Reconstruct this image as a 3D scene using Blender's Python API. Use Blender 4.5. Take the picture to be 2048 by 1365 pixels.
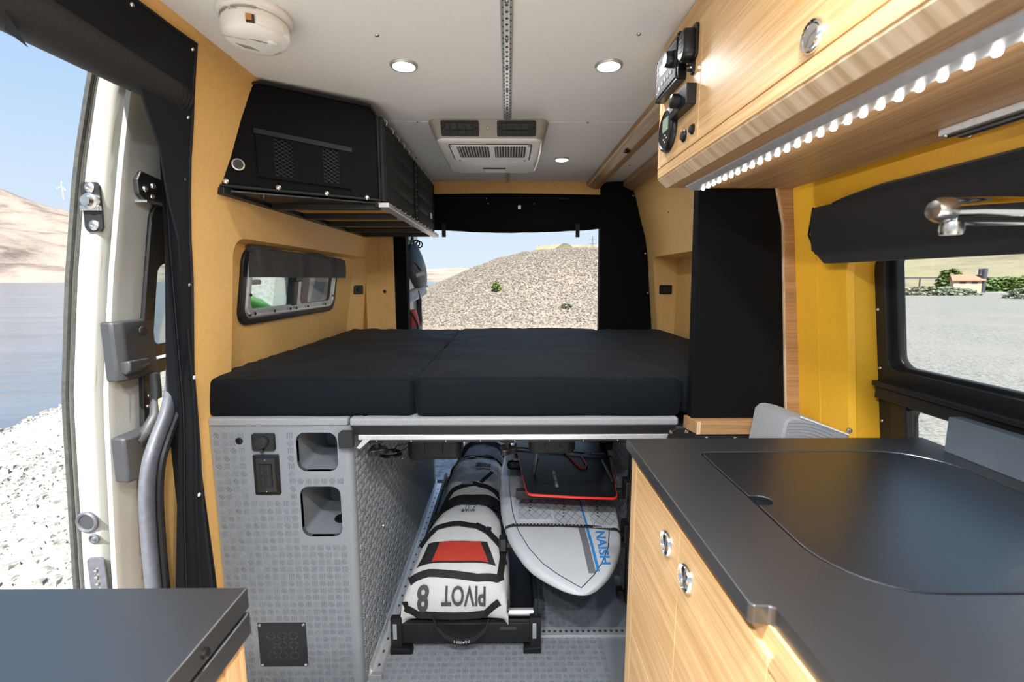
import bpy, bmesh, math, random
from mathutils import Vector, Matrix, noise as mn
random.seed(7)
for _o in list(bpy.data.objects): bpy.data.objects.remove(_o)
SC = bpy.context.scene
COL = SC.collection
PI = math.pi

# ------------------------------------------------------------------ camera
CAMZ = 1.345
cd = bpy.data.cameras.new('camera'); cam = bpy.data.objects.new('camera', cd); COL.objects.link(cam)
cd.sensor_width = 36.0; cd.lens = 36.0*910/2048; cd.clip_start = 0.02; cd.clip_end = 6000
cam.location = (0, 0, CAMZ)
cam.rotation_euler = (math.radians(90-7.7286), 0, math.radians(-0.4991))
cd.dof.use_dof = True; cd.dof.focus_distance = 1.7; cd.dof.aperture_fstop = 5.6
SC.camera = cam
# ------------------------------------------------------------------ world, sun, exposure
SUN_DIR = Vector((-0.015, -0.68, 0.73)).normalized()
SUN_STR = 2.4; SKY_STR = 0.152; EXPO = 2.8; ADDED_LAMP_E = 340.0; DIM_E = 32.0; LED_E = 9.0
w = bpy.data.worlds.new('world'); SC.world = w; w.use_nodes = True
nt = w.node_tree; bgn = nt.nodes['Background']
# clear pale desert sky: plain gradient from horizon to zenith, the same all around
tcw = nt.nodes.new('ShaderNodeTexCoord'); spw = nt.nodes.new('ShaderNodeSeparateXYZ'); rw = nt.nodes.new('ShaderNodeValToRGB')
nt.links.new(tcw.outputs['Generated'], spw.inputs[0]); nt.links.new(spw.outputs['Z'], rw.inputs[0]); nt.links.new(rw.outputs[0], bgn.inputs[0])
e = rw.color_ramp.elements; e[0].position = 0; e[0].color = (.74, .84, .93, 1); e[1].position = 1; e[1].color = (.16, .34, .68, 1)
q = e.new(.10); q.color = (.66, .79, .93, 1); q = e.new(.30); q.color = (.48, .67, .92, 1); q = e.new(.6); q.color = (.28, .49, .82, 1)
bgn.inputs[1].default_value = SKY_STR
sd = bpy.data.lights.new('sun', 'SUN'); sd.energy = SUN_STR; sd.angle = 0.009; sd.color = (1, .97, .91)
so = bpy.data.objects.new('sun', sd); COL.objects.link(so)
so.rotation_euler = SUN_DIR.to_track_quat('Z', 'Y').to_euler(); so.location = (-3, -8, 9)
vs = SC.view_settings
vs.view_transform = 'Standard'; vs.look = 'None'; vs.gamma = 1; vs.use_curve_mapping = False; vs.exposure = EXPO

# ------------------------------------------------------------------ materials
M = {}
def mat(name, col, rough=.5, metal=0., nz=None, bump=None, spec=.5, sheen=0., coat=0., emis=None, estr=0., sc=(1,1,1), col2=None, alpha=1, trans=0., ior=1.45):
    m = bpy.data.materials.new(name); m.use_nodes = True; M[name] = m
    t = m.node_tree; b = t.nodes['Principled BSDF']; L = t.links
    b.inputs['Base Color'].default_value = (*col, 1); b.inputs['Roughness'].default_value = rough
    b.inputs['Metallic'].default_value = metal; b.inputs['Specular IOR Level'].default_value = spec
    b.inputs['IOR'].default_value = ior
    if sheen: b.inputs['Sheen Weight'].default_value = sheen; b.inputs['Sheen Roughness'].default_value = .5
    if coat: b.inputs['Coat Weight'].default_value = coat; b.inputs['Coat Roughness'].default_value = .08
    if emis: b.inputs['Emission Color'].default_value = (*emis, 1); b.inputs['Emission Strength'].default_value = estr
    if trans: b.inputs['Transmission Weight'].default_value = trans
    if alpha < 1: b.inputs['Alpha'].default_value = alpha
    tc = t.nodes.new('ShaderNodeTexCoord'); mp = t.nodes.new('ShaderNodeMapping')
    mp.inputs['Scale'].default_value = sc; L.new(tc.outputs['Object'], mp.inputs[0])
    if nz or col2:
        n = t.nodes.new('ShaderNodeTexNoise'); n.inputs['Scale'].default_value = nz[0] if nz else 8; n.inputs['Detail'].default_value = 4
        L.new(mp.outputs[0], n.inputs[0])
        r = t.nodes.new('ShaderNodeValToRGB'); L.new(n.outputs[0], r.inputs[0])
        a = nz[1] if nz else .1
        c1 = [c*(1-a) for c in col]; c2 = col2 if col2 else [min(1, c*(1+a)) for c in col]
        r.color_ramp.elements[0].color = (*c1, 1); r.color_ramp.elements[1].color = (*c2, 1)
        r.color_ramp.elements[0].position = .34; r.color_ramp.elements[1].position = .66
        L.new(r.outputs[0], b.inputs['Base Color'])
    if bump:
        n2 = t.nodes.new('ShaderNodeTexNoise'); n2.inputs['Scale'].default_value = bump[0]; n2.inputs['Detail'].default_value = 3
        L.new(mp.outputs[0], n2.inputs[0])
        bp = t.nodes.new('ShaderNodeBump'); bp.inputs['Strength'].default_value = bump[1]; bp.inputs['Distance'].default_value = bump[2] if len(bump) > 2 else .002
        L.new(n2.outputs[0], bp.inputs['Height']); L.new(bp.outputs[0], b.inputs['Normal'])
    return m
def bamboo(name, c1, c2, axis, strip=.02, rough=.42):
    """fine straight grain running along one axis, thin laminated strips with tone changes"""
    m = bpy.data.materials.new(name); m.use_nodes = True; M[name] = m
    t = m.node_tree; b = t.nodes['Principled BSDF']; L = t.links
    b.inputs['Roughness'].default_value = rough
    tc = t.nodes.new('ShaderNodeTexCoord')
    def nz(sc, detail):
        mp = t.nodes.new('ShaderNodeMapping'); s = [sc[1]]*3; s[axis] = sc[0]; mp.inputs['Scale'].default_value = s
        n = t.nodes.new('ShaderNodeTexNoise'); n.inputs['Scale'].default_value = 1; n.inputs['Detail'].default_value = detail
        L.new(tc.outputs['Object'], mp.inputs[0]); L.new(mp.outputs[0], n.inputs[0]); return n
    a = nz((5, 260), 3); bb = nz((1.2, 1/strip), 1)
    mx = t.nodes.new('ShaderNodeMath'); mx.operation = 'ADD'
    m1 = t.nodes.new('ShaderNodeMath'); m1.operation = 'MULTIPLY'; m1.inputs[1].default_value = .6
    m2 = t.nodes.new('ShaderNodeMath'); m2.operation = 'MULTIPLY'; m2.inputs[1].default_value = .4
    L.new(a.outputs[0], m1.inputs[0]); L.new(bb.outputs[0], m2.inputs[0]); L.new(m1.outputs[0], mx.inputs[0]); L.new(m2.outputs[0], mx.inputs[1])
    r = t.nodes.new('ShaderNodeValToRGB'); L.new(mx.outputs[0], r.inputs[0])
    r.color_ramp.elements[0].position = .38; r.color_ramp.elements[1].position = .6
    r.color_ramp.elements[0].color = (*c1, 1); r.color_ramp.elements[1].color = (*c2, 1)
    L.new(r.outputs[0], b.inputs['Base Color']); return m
mat('white_panel', (.90, .895, .885), .55, nz=(180, .015), bump=(900, .12, .0006))
mat('tan_vinyl', (.80, .485, .165), .5, nz=(60, .03), bump=(700, .2, .0007))
mat('vinyl_lit_yellow', (.87, .46, .03), .5, nz=(60, .02), bump=(700, .2, .0007))  # same vinyl as the tan walls, galley lighting put into the colour
mat('black_fabric', (.0025, .0025, .003), .85, nz=(500, .3), bump=(1200, .5, .0008), spec=.2)
mat('curtain_fabric', (.004, .005, .008), .7, nz=(400, .2), bump=(1100, .4, .0006), sheen=.03, spec=.35)
mat('black_mesh', (.022, .021, .022), .6, nz=(900, .5), bump=(1500, .8, .001))
mat('charcoal_pad', (.008, .008, .009), .8, nz=(600, .3), bump=(900, .4, .0008), sheen=.1)
mat('grey_pad', (.035, .035, .038), .8, nz=(600, .2), bump=(900, .4, .0008), sheen=.1)
mat('navy_cloth', (.0010, .0028, .0056), .75, nz=(900, .4), bump=(1300, .5, .0006), sheen=.02, spec=.22)
mat('grey_carpet', (.30, .31, .32), .95, nz=(700, .25), bump=(900, .8, .0015), sheen=.1)
mat('grey_tread', (.235, .255, .275), .55, nz=(800, .25), bump=(1500, .4, .0006), spec=.45)
mat('tread_bar', (.20, .217, .235), .5, nz=(800, .2), spec=.5)  # same rubber as the mat, darkened to stand in for relief shading
mat('black_metal', (.010, .010, .011), .45, nz=(300, .1), bump=(900, .15, .0004))
mat('black_plastic', (.007, .007, .008), .35, nz=(200, .1))
mat('dark_plastic', (.018, .019, .02), .65, nz=(300, .1), bump=(1500, .2, .0004))
mat('handle_grey', (.032, .034, .038), .5, nz=(300, .08), bump=(1800, .3, .0004))
mat('aluminium', (.80, .81, .83), .38, .7, nz=(100, .05))
mat('dull_aluminium', (.55, .56, .57), .42, .7, nz=(100, .06))
mat('chrome', (.85, .84, .82), .07, 1, nz=(60, .02))
mat('steel', (.6, .58, .55), .25, 1, nz=(100, .1))
mat('white_plastic', (.82, .81, .78), .4, nz=(200, .01))
mat('taupe_plastic', (.36, .33, .285), .5, nz=(300, .03), bump=(1200, .25, .0005))
mat('offwhite_print', (.7, .7, .68), .6, nz=(300, .05))
mat('grey_print', (.25, .25, .26), .6, nz=(300, .05))
mat('laminate', (.008, .009, .011), .36, nz=(500, .15), bump=(1600, .12, .0003), spec=.7, ior=2.1)
mat('laminate_lid', (.006, .007, .009), .32, nz=(400, .25), bump=(700, .10, .0004), spec=.7, ior=1.9)
mat('backsplash', (.10, .12, .14), .4, nz=(500, .08), spec=.5)
bamboo('bamboo_y', (.66, .38, .15), (.86, .57, .28), 1)
bamboo('bamboo_z', (.68, .40, .17), (.86, .58, .30), 2)
bamboo('bamboo_dark_shade_y', (.34, .19, .085), (.52, .31, .15), 1)  # darker bamboo copy, shade on beams and cabinet underside put into colour
bamboo('bamboo_dark_shade_x', (.36, .19, .085), (.55, .31, .14), 0, .03)  # reddish closet trim bamboo, its shade also put into the colour
mat('end_grain', (.66, .45, .25), .5, nz=(1, .18), sc=(3, 70, 3), col2=(.80, .64, .45))
mat('ply_edge', (.62, .42, .24), .6, nz=(1, .15), sc=(120, 3, 3), col2=(.8, .6, .4))
mat('paint_white', (.30, .30, .282), .25, nz=(3, .015), coat=.5)
mat('rubber_seal', (.05, .052, .048), .5, nz=(80, .2), spec=.5)
mat('seal_grey', (.075, .08, .095), .45, nz=(60, .12), bump=(300, .15, .0006))
mat('rubber_black', (.012, .012, .013), .4, nz=(80, .1))
mat('bag_white', (.56, .555, .55), .55, nz=(6, .05), bump=(28, .45, .012))
mat('quilt', (.012, .012, .0125), .7, nz=(500, .3), bump=(900, .5, .0008), spec=.4)
mat('bag_black', (.014, .015, .017), .55, nz=(100, .2), bump=(40, .4, .008))
mat('webbing', (.007, .0075, .009), .7, nz=(600, .3), bump=(900, .7, .001))
mat('bag_red', (.42, .035, .02), .6, nz=(400, .2), bump=(500, .3, .001))
mat('bag_print', (.055, .055, .06), .6, nz=(200, .1))
mat('bag_label', (.60, .60, .63), .7, nz=(200, .04))
mat('board_white', (.52, .545, .56), .28, nz=(20, .02), coat=.3)
mat('board_pad', (.40, .435, .46), .8, nz=(300, .05), bump=(500, .3, .001))
mat('board_blue', (.03, .22, .55), .4, nz=(100, .05))
mat('board_black', (.010, .010, .011), .28, nz=(150, .2))
mat('board_red', (.75, .035, .02), .35, nz=(100, .05))
mat('board_orange', (.85, .18, .03), .4, nz=(100, .05))
mat('fin_grey', (.16, .165, .175), .35, nz=(100, .05))
mat('drybag_grey', (.10, .11, .12), .45, nz=(60, .15), bump=(30, .5, .01))
mat('drybag_blue', (.50, .58, .68), .3, nz=(40, .15), bump=(30, .4, .008))
mat('green_paint', (.13, .55, .03), .25, nz=(20, .05), coat=.5)
mat('slate_paint', (.06, .14, .17), .3, nz=(20, .1), coat=.3)
mat('seat_cloth', (.28, .28, .29), .9, nz=(300, .1), bump=(400, .5, .001), sheen=.1)
mat('copper', (.75, .32, .12), .2, 1, nz=(50, .1))
mat('lens_added', (.9, .9, .88), .4, nz=(50, .01), emis=(.93, .97, 1), estr=ADDED_LAMP_E)  # strong glow for the added lights behind the camera
mat('lens_dim', (.9, .9, .88), .4, nz=(50, .01), emis=(.95, .98, 1), estr=DIM_E)
mat('led_dot', (.9, .9, .9), .3, nz=(50, .01), emis=(1, .98, .95), estr=LED_E)
mat('screen', (.09, .11, .09), .2, nz=(60, .1), emis=(.3, .4, .32), estr=.12)
mat('filter_dark', (.05, .05, .05), .9, nz=(300, .3))
mat('filter_light', (.55, .53, .49), .9, nz=(900, .4))
# glass: clear pane, real dielectric look with thin tint
def glass(name, tint, base):
    m = bpy.data.materials.new(name); m.use_nodes = True; M[name] = m
    t = m.node_tree; L = t.links; t.nodes.remove(t.nodes['Principled BSDF'])
    out = t.nodes['Material Output']; tr = t.nodes.new('ShaderNodeBsdfTransparent'); gl = t.nodes.new('ShaderNodeBsdfGlossy')
    lw = t.nodes.new('ShaderNodeLayerWeight'); lw.inputs[0].default_value = .5
    pw = t.nodes.new('ShaderNodeMath'); pw.operation = 'POWER'; pw.inputs[1].default_value = 4
    ma = t.nodes.new('ShaderNodeMath'); ma.operation = 'MULTIPLY_ADD'; ma.inputs[1].default_value = .6; ma.inputs[2].default_value = base
    mx = t.nodes.new('ShaderNodeMixShader')
    n = t.nodes.new('ShaderNodeTexNoise'); n.inputs['Scale'].default_value = 3
    r = t.nodes.new('ShaderNodeValToRGB'); r.color_ramp.elements[0].color = (*[c*.97 for c in tint], 1); r.color_ramp.elements[1].color = (*tint, 1)
    L.new(n.outputs[0], r.inputs[0]); L.new(r.outputs[0], tr.inputs[0])
    gl.inputs['Roughness'].default_value = .02
    L.new(lw.outputs['Facing'], pw.inputs[0]); L.new(pw.outputs[0], ma.inputs[0]); L.new(ma.outputs[0], mx.inputs[0])
    L.new(tr.outputs[0], mx.inputs[1]); L.new(gl.outputs[0], mx.inputs[2]); L.new(mx.outputs[0], out.inputs[0])
glass('glass', (.95, .97, .96), .03); glass('door_glass', (.72, .78, .78), .04)
glass('screen_mesh', (.40, .41, .42), .01)

# ------------------------------------------------------------------ helpers
def tag(o, label=None, cat=None, group=None, kind=None):
    if label: o['label'] = label
    if cat: o['category'] = cat
    if group: o['group'] = group
    if kind: o['kind'] = kind
    return o
def thing(name, label, cat, loc=(0, 0, 0), group=None, kind=None):
    o = bpy.data.objects.new(name, None); COL.objects.link(o); o.location = loc; o.empty_display_size = .05
    return tag(o, label, cat, group, kind)
def struct(o): o['kind'] = 'structure'; return o
def link_parent(o, p):
    if p is not None:
        o.parent = p
        o.matrix_parent_inverse = Matrix.Translation(-p.location) if p.type == 'EMPTY' else Matrix.Identity(4)
def copy_tree(o, parent=None, dx=(0, 0, 0)):
    c = o.copy(); COL.objects.link(c)
    if parent is not None: c.parent = parent
    else: c.location = Vector(o.location)+Vector(dx)
    for ch in list(o.children): copy_tree(ch, c)
    return c
def smoothmesh(me, ang=40):
    me.polygons.foreach_set('use_smooth', [True]*len(me.polygons))
    try: me.set_sharp_from_angle(angle=math.radians(ang))
    except Exception: pass
class MB:
    def __init__(s): s.v = []; s.f = []
    def add(s, v, f):
        o = len(s.v); s.v += [tuple(p) for p in v]; s.f += [[i+o for i in q] for q in f]; return s
    def box(s, x0, x1, y0, y1, z0, z1, R=None, piv=None):
        v = [(x, y, z) for x in (x0, x1) for y in (y0, y1) for z in (z0, z1)]
        if R is not None:
            c = Vector(piv) if piv else Vector(((x0+x1)/2, (y0+y1)/2, (z0+z1)/2)); v = [c+R@(Vector(p)-c) for p in v]
        return s.add(v, [(0, 1, 3, 2), (4, 6, 7, 5), (0, 4, 5, 1), (2, 3, 7, 6), (0, 2, 6, 4), (1, 5, 7, 3)])
    def bar(s, a, b, w, h, up=(0, 0, 1)):
        a = Vector(a); b = Vector(b); d = (b-a).normalized(); u = Vector(up); sd_ = d.cross(u)
        if sd_.length < 1e-5: sd_ = d.cross(Vector((1, 0, 0)))
        sd_.normalize(); u = sd_.cross(d)
        v = [p+sd_*(i*w/2)+u*(j*h/2) for p in (a, b) for i, j in ((-1, -1), (1, -1), (1, 1), (-1, 1))]
        return s.add(v, [(3, 2, 1, 0), (4, 5, 6, 7), (0, 1, 5, 4), (1, 2, 6, 5), (2, 3, 7, 6), (3, 0, 4, 7)])
    def prism(s, poly, axis, a, b):
        """extrude a 2-D polygon along axis; poly is in the two other axes in order (x,y,z minus axis)"""
        def P(u, v, t):
            return {'X': (t, u, v), 'Y': (u, t, v), 'Z': (u, v, t)}[axis]
        n = len(poly)
        v = [P(u, q, a) for u, q in poly]+[P(u, q, b) for u, q in poly]
        f = [list(range(n))[::-1], list(range(n, 2*n))]+[(i, (i+1) % n, n+(i+1) % n, n+i) for i in range(n)]
        return s.add(v, f)
    def loft(s, rings, closed=True, caps=True):
        n = len(rings[0]); v = [p for r in rings for p in r]; f = []
        for k in range(len(rings)-1):
            for i in range(n if closed else n-1):
                j = (i+1) % n; f.append((k*n+i, k*n+j, (k+1)*n+j, (k+1)*n+i))
        if caps and closed: f.append(list(range(n))[::-1]); f.append([(len(rings)-1)*n+i for i in range(n)])
        return s.add(v, f)
    def tube(s, pts, r, n=8, caps=True, flat=1.0):
        pts = [Vector(p) for p in pts]; rings = []; prev = None
        for i, p in enumerate(pts):
            d = (pts[min(i+1, len(pts)-1)]-pts[max(i-1, 0)]).normalized()
            if prev is None:
                u = d.orthogonal().normalized()
                if abs(d.z) < .9: u = (Vector((0, 0, 1))-d*d.z).normalized()
            else: u = (prev-d*prev.dot(d)).normalized()
            prev = u; q = d.cross(u); rr = r[i] if isinstance(r, (list, tuple)) else r
            rings.append([p+u*(rr*math.cos(a)*flat)+q*(rr*math.sin(a)) for a in [2*PI*k/n for k in range(n)]])
        return s.loft(rings, True, caps)
    def lathe(s, prof, c, axis='Z', n=20, caps=True):
        rings = []
        for r, h in prof:
            ring = []
            for k in range(n):
                a = 2*PI*k/n; u, q = r*math.cos(a), r*math.sin(a)
                p = {'Z': (u, q, h), 'X': (h, u, q), 'Y': (q, h, u)}[axis]
                ring.append((c[0]+p[0], c[1]+p[1], c[2]+p[2]))
            rings.append(ring)
        return s.loft(rings, True, caps)
    def grid(s, fn, nu, nv):
        v = [fn(i/nu, j/nv) for i in range(nu+1) for j in range(nv+1)]
        f = [(i*(nv+1)+j, (i+1)*(nv+1)+j, (i+1)*(nv+1)+j+1, i*(nv+1)+j+1) for i in range(nu) for j in range(nv)]
        return s.add(v, f)
    def holed(s, outer, holes, fm, t):
        """flat plate with holes: 2-D loops, fm(u,v,d) maps to 3-D with depth d in 0..t"""
        bm = bmesh.new(); loops = []
        for lp in [outer]+holes:
            vs_ = [bm.verts.new((u, q, 0)) for u, q in lp]
            for i in range(len(vs_)): bm.edges.new((vs_[i], vs_[(i+1) % len(vs_)]))
            loops.append(len(lp))
        bm.verts.ensure_lookup_table(); bm.verts.index_update()
        bmesh.ops.triangle_fill(bm, use_beauty=True, use_dissolve=False, edges=bm.edges[:], normal=(0, 0, 1))
        bm.verts.index_update(); pts = [(v.co.x, v.co.y) for v in bm.verts]; n = len(pts)
        fs = [[v.index for v in f.verts] for f in bm.faces]; bm.free()
        v = [fm(u, q, 0) for u, q in pts]+[fm(u, q, t) for u, q in pts]
        f = [q for q in fs]+[[i+n for i in reversed(q)] for q in fs]; o = 0
        for L_ in loops:
            f += [(o+i, o+(i+1) % L_, n+o+(i+1) % L_, n+o+i) for i in range(L_)]; o += L_
        return s.add(v, f)
    def warp(s, fn): s.v = [tuple(fn(Vector(p))) for p in s.v]; return s
    def build(s, name, m, parent=None, smooth=False, bevel=0, seg=2, sub=0, recalc=True, ang=40):
        me = bpy.data.meshes.new(name); me.from_pydata(s.v, [], s.f)
        if recalc:
            bm = bmesh.new(); bm.from_mesh(me); bmesh.ops.recalc_face_normals(bm, faces=bm.faces[:]); bm.to_mesh(me); bm.free()
        if smooth: smoothmesh(me, ang)
        me.materials.append(M[m]); o = bpy.data.objects.new(name, me); COL.objects.link(o)
        if bevel:
            b = o.modifiers.new('bevel', 'BEVEL'); b.width = bevel; b.segments = seg; b.limit_method = 'ANGLE'; b.angle_limit = math.radians(35)
        if sub:
            q = o.modifiers.new('sub', 'SUBSURF'); q.levels = sub; q.render_levels = sub
        link_parent(o, parent); return o
def rrect(u0, u1, v0, v1, r, n=5):
    p = []
    for cx, cy, a0 in ((u1-r, v1-r, 0), (u0+r, v1-r, 90), (u0+r, v0+r, 180), (u1-r, v0+r, 270)):
        for k in range(n+1):
            a = math.radians(a0+90*k/n); p.append((cx+r*math.cos(a), cy+r*math.sin(a)))
    return p
def lerp(tab, z):
    if z <= tab[0][0]: return tab[0][1]
    for (a, b), (c, d) in zip(tab, tab[1:]):
        if z <= c: return b+(d-b)*(z-a)/(c-a)
    return tab[-1][1]
PROF = [(0, .905), (.93, .905), (1.5, .85), (1.6, .833), (1.7, .802), (1.8, .776), (1.88, .752), (1.93, .735)]
def xw(z): return lerp(PROF, z)
def text_mesh(txt, size, bold=0, ext=.0004, align='CENTER'):
    c = bpy.data.curves.new('txt', 'FONT'); c.body = txt; c.size = size; c.align_x = align; c.align_y = 'CENTER'
    c.extrude = ext; c.offset = bold; c.resolution_u = 3
    o = bpy.data.objects.new('txt', c); COL.objects.link(o)
    dg = bpy.context.evaluated_depsgraph_get(); me = bpy.data.meshes.new_from_object(o.evaluated_get(dg))
    v = [tuple(p.co) for p in me.vertices]; f = [list(p.vertices) for p in me.polygons]
    bpy.data.objects.remove(o); bpy.data.curves.remove(c); bpy.data.meshes.remove(me)
    return v, f
def lettering(txt, size, fn, m, parent, bold=0, name='lettering', align='CENTER'):
    v, f = text_mesh(txt, size, bold, align=align)
    return MB().add([fn(*p) for p in v], f).build(name, m, parent, recalc=False)
def screw(parent, p, axis, r=.005, m='steel', name='screw', h=.003):
    s = 1
    if axis[0] == '-': s = -1; axis = axis[1]
    return MB().lathe([(r, 0), (r, s*h*.4), (r*.75, s*h*.85), (r*.3, s*h), (r*.3, s*h*.6)], p, axis, 10).build(name, m, parent, True)
def cushion(x0, x1, y0, y1, z0, z1, r, nx=26, ny=26, amp=.004, seed=0, edge=.003, puff=.006):
    """soft upholstered slab: rounded edges, slight crown, puckers along its edges"""
    per = []
    R = r*1.4
    for cx, cy, a0 in ((x1-R, y1-R, 0), (x0+R, y1-R, 90), (x0+R, y0+R, 180), (x1-R, y0+R, 270)):
        for k in range(7):
            a = math.radians(a0+15*k); per.append((cx+R*math.cos(a), cy+R*math.sin(a)))
    full = []
    for i in range(len(per)):
        a = per[i]; b = per[(i+1) % len(per)]; d = math.hypot(b[0]-a[0], b[1]-a[1]); n = max(1, int(d/.02))
        full += [(a[0]+(b[0]-a[0])*k/n, a[1]+(b[1]-a[1])*k/n) for k in range(n)]
    cx, cy = (x0+x1)/2, (y0+y1)/2; hx, hy = (x1-x0)/2, (y1-y0)/2
    rings = []
    def ring(ins, z, pk):
        q = []
        for (x, y) in full:
            sx = (hx-ins)/hx; sy = (hy-ins)/hy
            X, Y = cx+(x-cx)*sx, cy+(y-cy)*sy
            w_ = mn.noise(Vector((x*38+seed, y*38, 0)))*pk
            w2 = mn.noise(Vector((X*7+seed*3, Y*7, z*9)))*amp
            q.append((X+w_*(x-cx)/hx*.3, Y+w_*(y-cy)/hy*.3, z+w_+w2))
        return q
    rings.append(ring(r*.7, z0, 0)); rings.append(ring(r*.2, z0+r*.2, 0)); rings.append(ring(0, z0+r*.7, edge*.3))
    rings.append(ring(-.002, (z0+z1)/2, edge*.2)); rings.append(ring(0, z1-r*.75, edge*.5))
    for k in range(1, 5):
        a = k/4*PI/2; rings.append(ring(r*(1-math.cos(a)), z1-r*.75+r*.75*math.sin(a), edge*(1 if k < 4 else .8)))
    m_ = min(hx, hy)
    for k in range(1, 11):
        ins = r+(m_*.985-r)*k/10; rings.append(ring(ins, z1+puff*math.sin(min(1, k/5)*PI/2), edge*max(0, .6-k*.12)))
    return MB().loft(rings)
def tread(fm, nu, nv, cell, name, parent, keep=None, h=.0026):
    """raised rubber tread bars in a basket pattern: three short bars per cell, alternating direction"""
    b = MB(); bw = cell*.095; L = cell*.36
    for i in range(nu):
        for j in range(nv):
            u0, v0 = (i+.5)*cell, (j+.5)*cell
            if keep and not keep(u0, v0): continue
            k = (i+j) % 2
            ang = PI/2 if k == 0 else (PI/4 if (i-j) % 4 == 1 else -PI/4)
            c, s_ = math.cos(ang), math.sin(ang)
            for q in (-1, 0, 1):
                ox, oy = u0-s_*q*cell*.27, v0+c*q*cell*.27
                l = L*(1 if q == 0 or k == 0 else .75)
                p = [(ox+c*a*l-s_*d*bw, oy+s_*a*l+c*d*bw) for a, d in ((-1, -1), (1, -1), (1, 1), (-1, 1))]
                pt = [(ox+c*a*l*.88-s_*d*bw*.45, oy+s_*a*l*.88+c*d*bw*.45) for a, d in ((-1, -1), (1, -1), (1, 1), (-1, 1))]
                b.add([fm(x, y, 0) for x, y in p]+[fm(x, y, h) for x, y in pt],
                      [(4, 5, 6, 7), (0, 1, 5, 4), (1, 2, 6, 5), (2, 3, 7, 6), (3, 0, 4, 7)])
    o = b.build(name, 'tread_bar', parent); o['kind'] = 'stuff'; return o
# ================================================================== OUTSIDE: ground, river, hills
def ground_mat(name, c1, c2, c3, sc, bumpd, sc2=.25):
    m = bpy.data.materials.new(name); m.use_nodes = True; M[name] = m
    t = m.node_tree; b = t.nodes['Principled BSDF']; L = t.links; b.inputs['Roughness'].default_value = .9; b.inputs['Specular IOR Level'].default_value = .2
    tc = t.nodes.new('ShaderNodeTexCoord')
    v = t.nodes.new('ShaderNodeTexVoronoi'); v.inputs['Scale'].default_value = sc; L.new(tc.outputs['Object'], v.inputs['Vector'])
    n = t.nodes.new('ShaderNodeTexNoise'); n.inputs['Scale'].default_value = sc2; n.inputs['Detail'].default_value = 5; L.new(tc.outputs['Object'], n.inputs['Vector'])
    sep = t.nodes.new('ShaderNodeSeparateColor'); L.new(v.outputs['Color'], sep.inputs[0])
    r = t.nodes.new('ShaderNodeValToRGB'); L.new(sep.outputs[0], r.inputs[0])
    r.color_ramp.elements[0].color = (*c1, 1); r.color_ramp.elements[0].position = .05; r.color_ramp.elements[1].color = (*c2, 1); r.color_ramp.elements[1].position = .6
    mx = t.nodes.new('ShaderNodeMix'); mx.data_type = 'RGBA'; mx.inputs[7].default_value = (*c3, 1)
    r2 = t.nodes.new('ShaderNodeValToRGB'); r2.color_ramp.elements[0].position = .45; r2.color_ramp.elements[1].position = .7
    r2.color_ramp.elements[1].color = (.7, .7, .7, 1)
    L.new(n.outputs[0], r2.inputs[0]); L.new(r2.outputs[0], mx.inputs[0]); L.new(r.outputs[0], mx.inputs[6]); L.new(mx.outputs[2], b.inputs['Base Color'])
    bp = t.nodes.new('ShaderNodeBump'); bp.inputs['Strength'].default_value = .6; bp.inputs['Distance'].default_value = bumpd; bp.invert = True
    L.new(v.outputs['Distance'], bp.inputs['Height']); L.new(bp.outputs[0], b.inputs['Normal'])
ground_mat('gravel', (0.233, 0.220, 0.206), (0.370, 0.357, 0.329), (0.357, 0.329, 0.289), 16, .03)
ground_mat('lot_gravel', (0.116, 0.112, 0.105), (0.224, 0.218, 0.204), (0.218, 0.204, 0.184), 22, .02)
ground_mat('mound_gravel', (0.086, 0.076, 0.066), (0.191, 0.168, 0.139), (0.185, 0.155, 0.122), 14, .05)
mat('mound_stone', (0.119, 0.106, 0.089), .9, nz=(1.5, .5), col2=(0.238, 0.211, 0.178), sc=(7, 7, 7), spec=.2)
mat('lot_stone', (0.129, 0.126, 0.119), .9, nz=(1.5, .5), col2=(0.231, 0.224, 0.211), sc=(12, 12, 12), spec=.2)
ground_mat('sandy', (0.178, 0.142, 0.109), (0.231, 0.185, 0.142), (0.238, 0.178, 0.132), 14, .03)
def hill_mat(name, c1, c2, c3, sc):
    m = bpy.data.materials.new(name); m.use_nodes = True; M[name] = m
    t = m.node_tree; b = t.nodes['Principled BSDF']; L = t.links; b.inputs['Roughness'].default_value = .95; b.inputs['Specular IOR Level'].default_value = .1
    tc = t.nodes.new('ShaderNodeTexCoord'); mp = t.nodes.new('ShaderNodeMapping'); mp.inputs['Scale'].default_value = (1, 1, 3.2); L.new(tc.outputs['Object'], mp.inputs[0])
    n = t.nodes.new('ShaderNodeTexNoise'); n.inputs['Scale'].default_value = sc; n.inputs['Detail'].default_value = 9; n.inputs['Roughness'].default_value = .66; L.new(mp.outputs[0], n.inputs[0])
    r = t.nodes.new('ShaderNodeValToRGB'); L.new(n.outputs[0], r.inputs[0]); e = r.color_ramp.elements
    e[0].position = .36; e[0].color = (*c1, 1); e[1].position = .66; e[1].color = (*c3, 1); q = e.new(.48); q.color = (*c2, 1)
    L.new(r.outputs[0], b.inputs['Base Color'])
    bp = t.nodes.new('ShaderNodeBump'); bp.inputs['Strength'].default_value = .7; bp.inputs['Distance'].default_value = 6; L.new(n.outputs[0], bp.inputs['Height']); L.new(bp.outputs[0], b.inputs['Normal'])
hill_mat('dry_hill', (0.163, 0.136, 0.095), (0.231, 0.204, 0.136), (0.197, 0.197, 0.102), .02)
hill_mat('knoll', (.10, .085, .05), (.15, .125, .085), (.12, .12, .06), .08)
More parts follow.
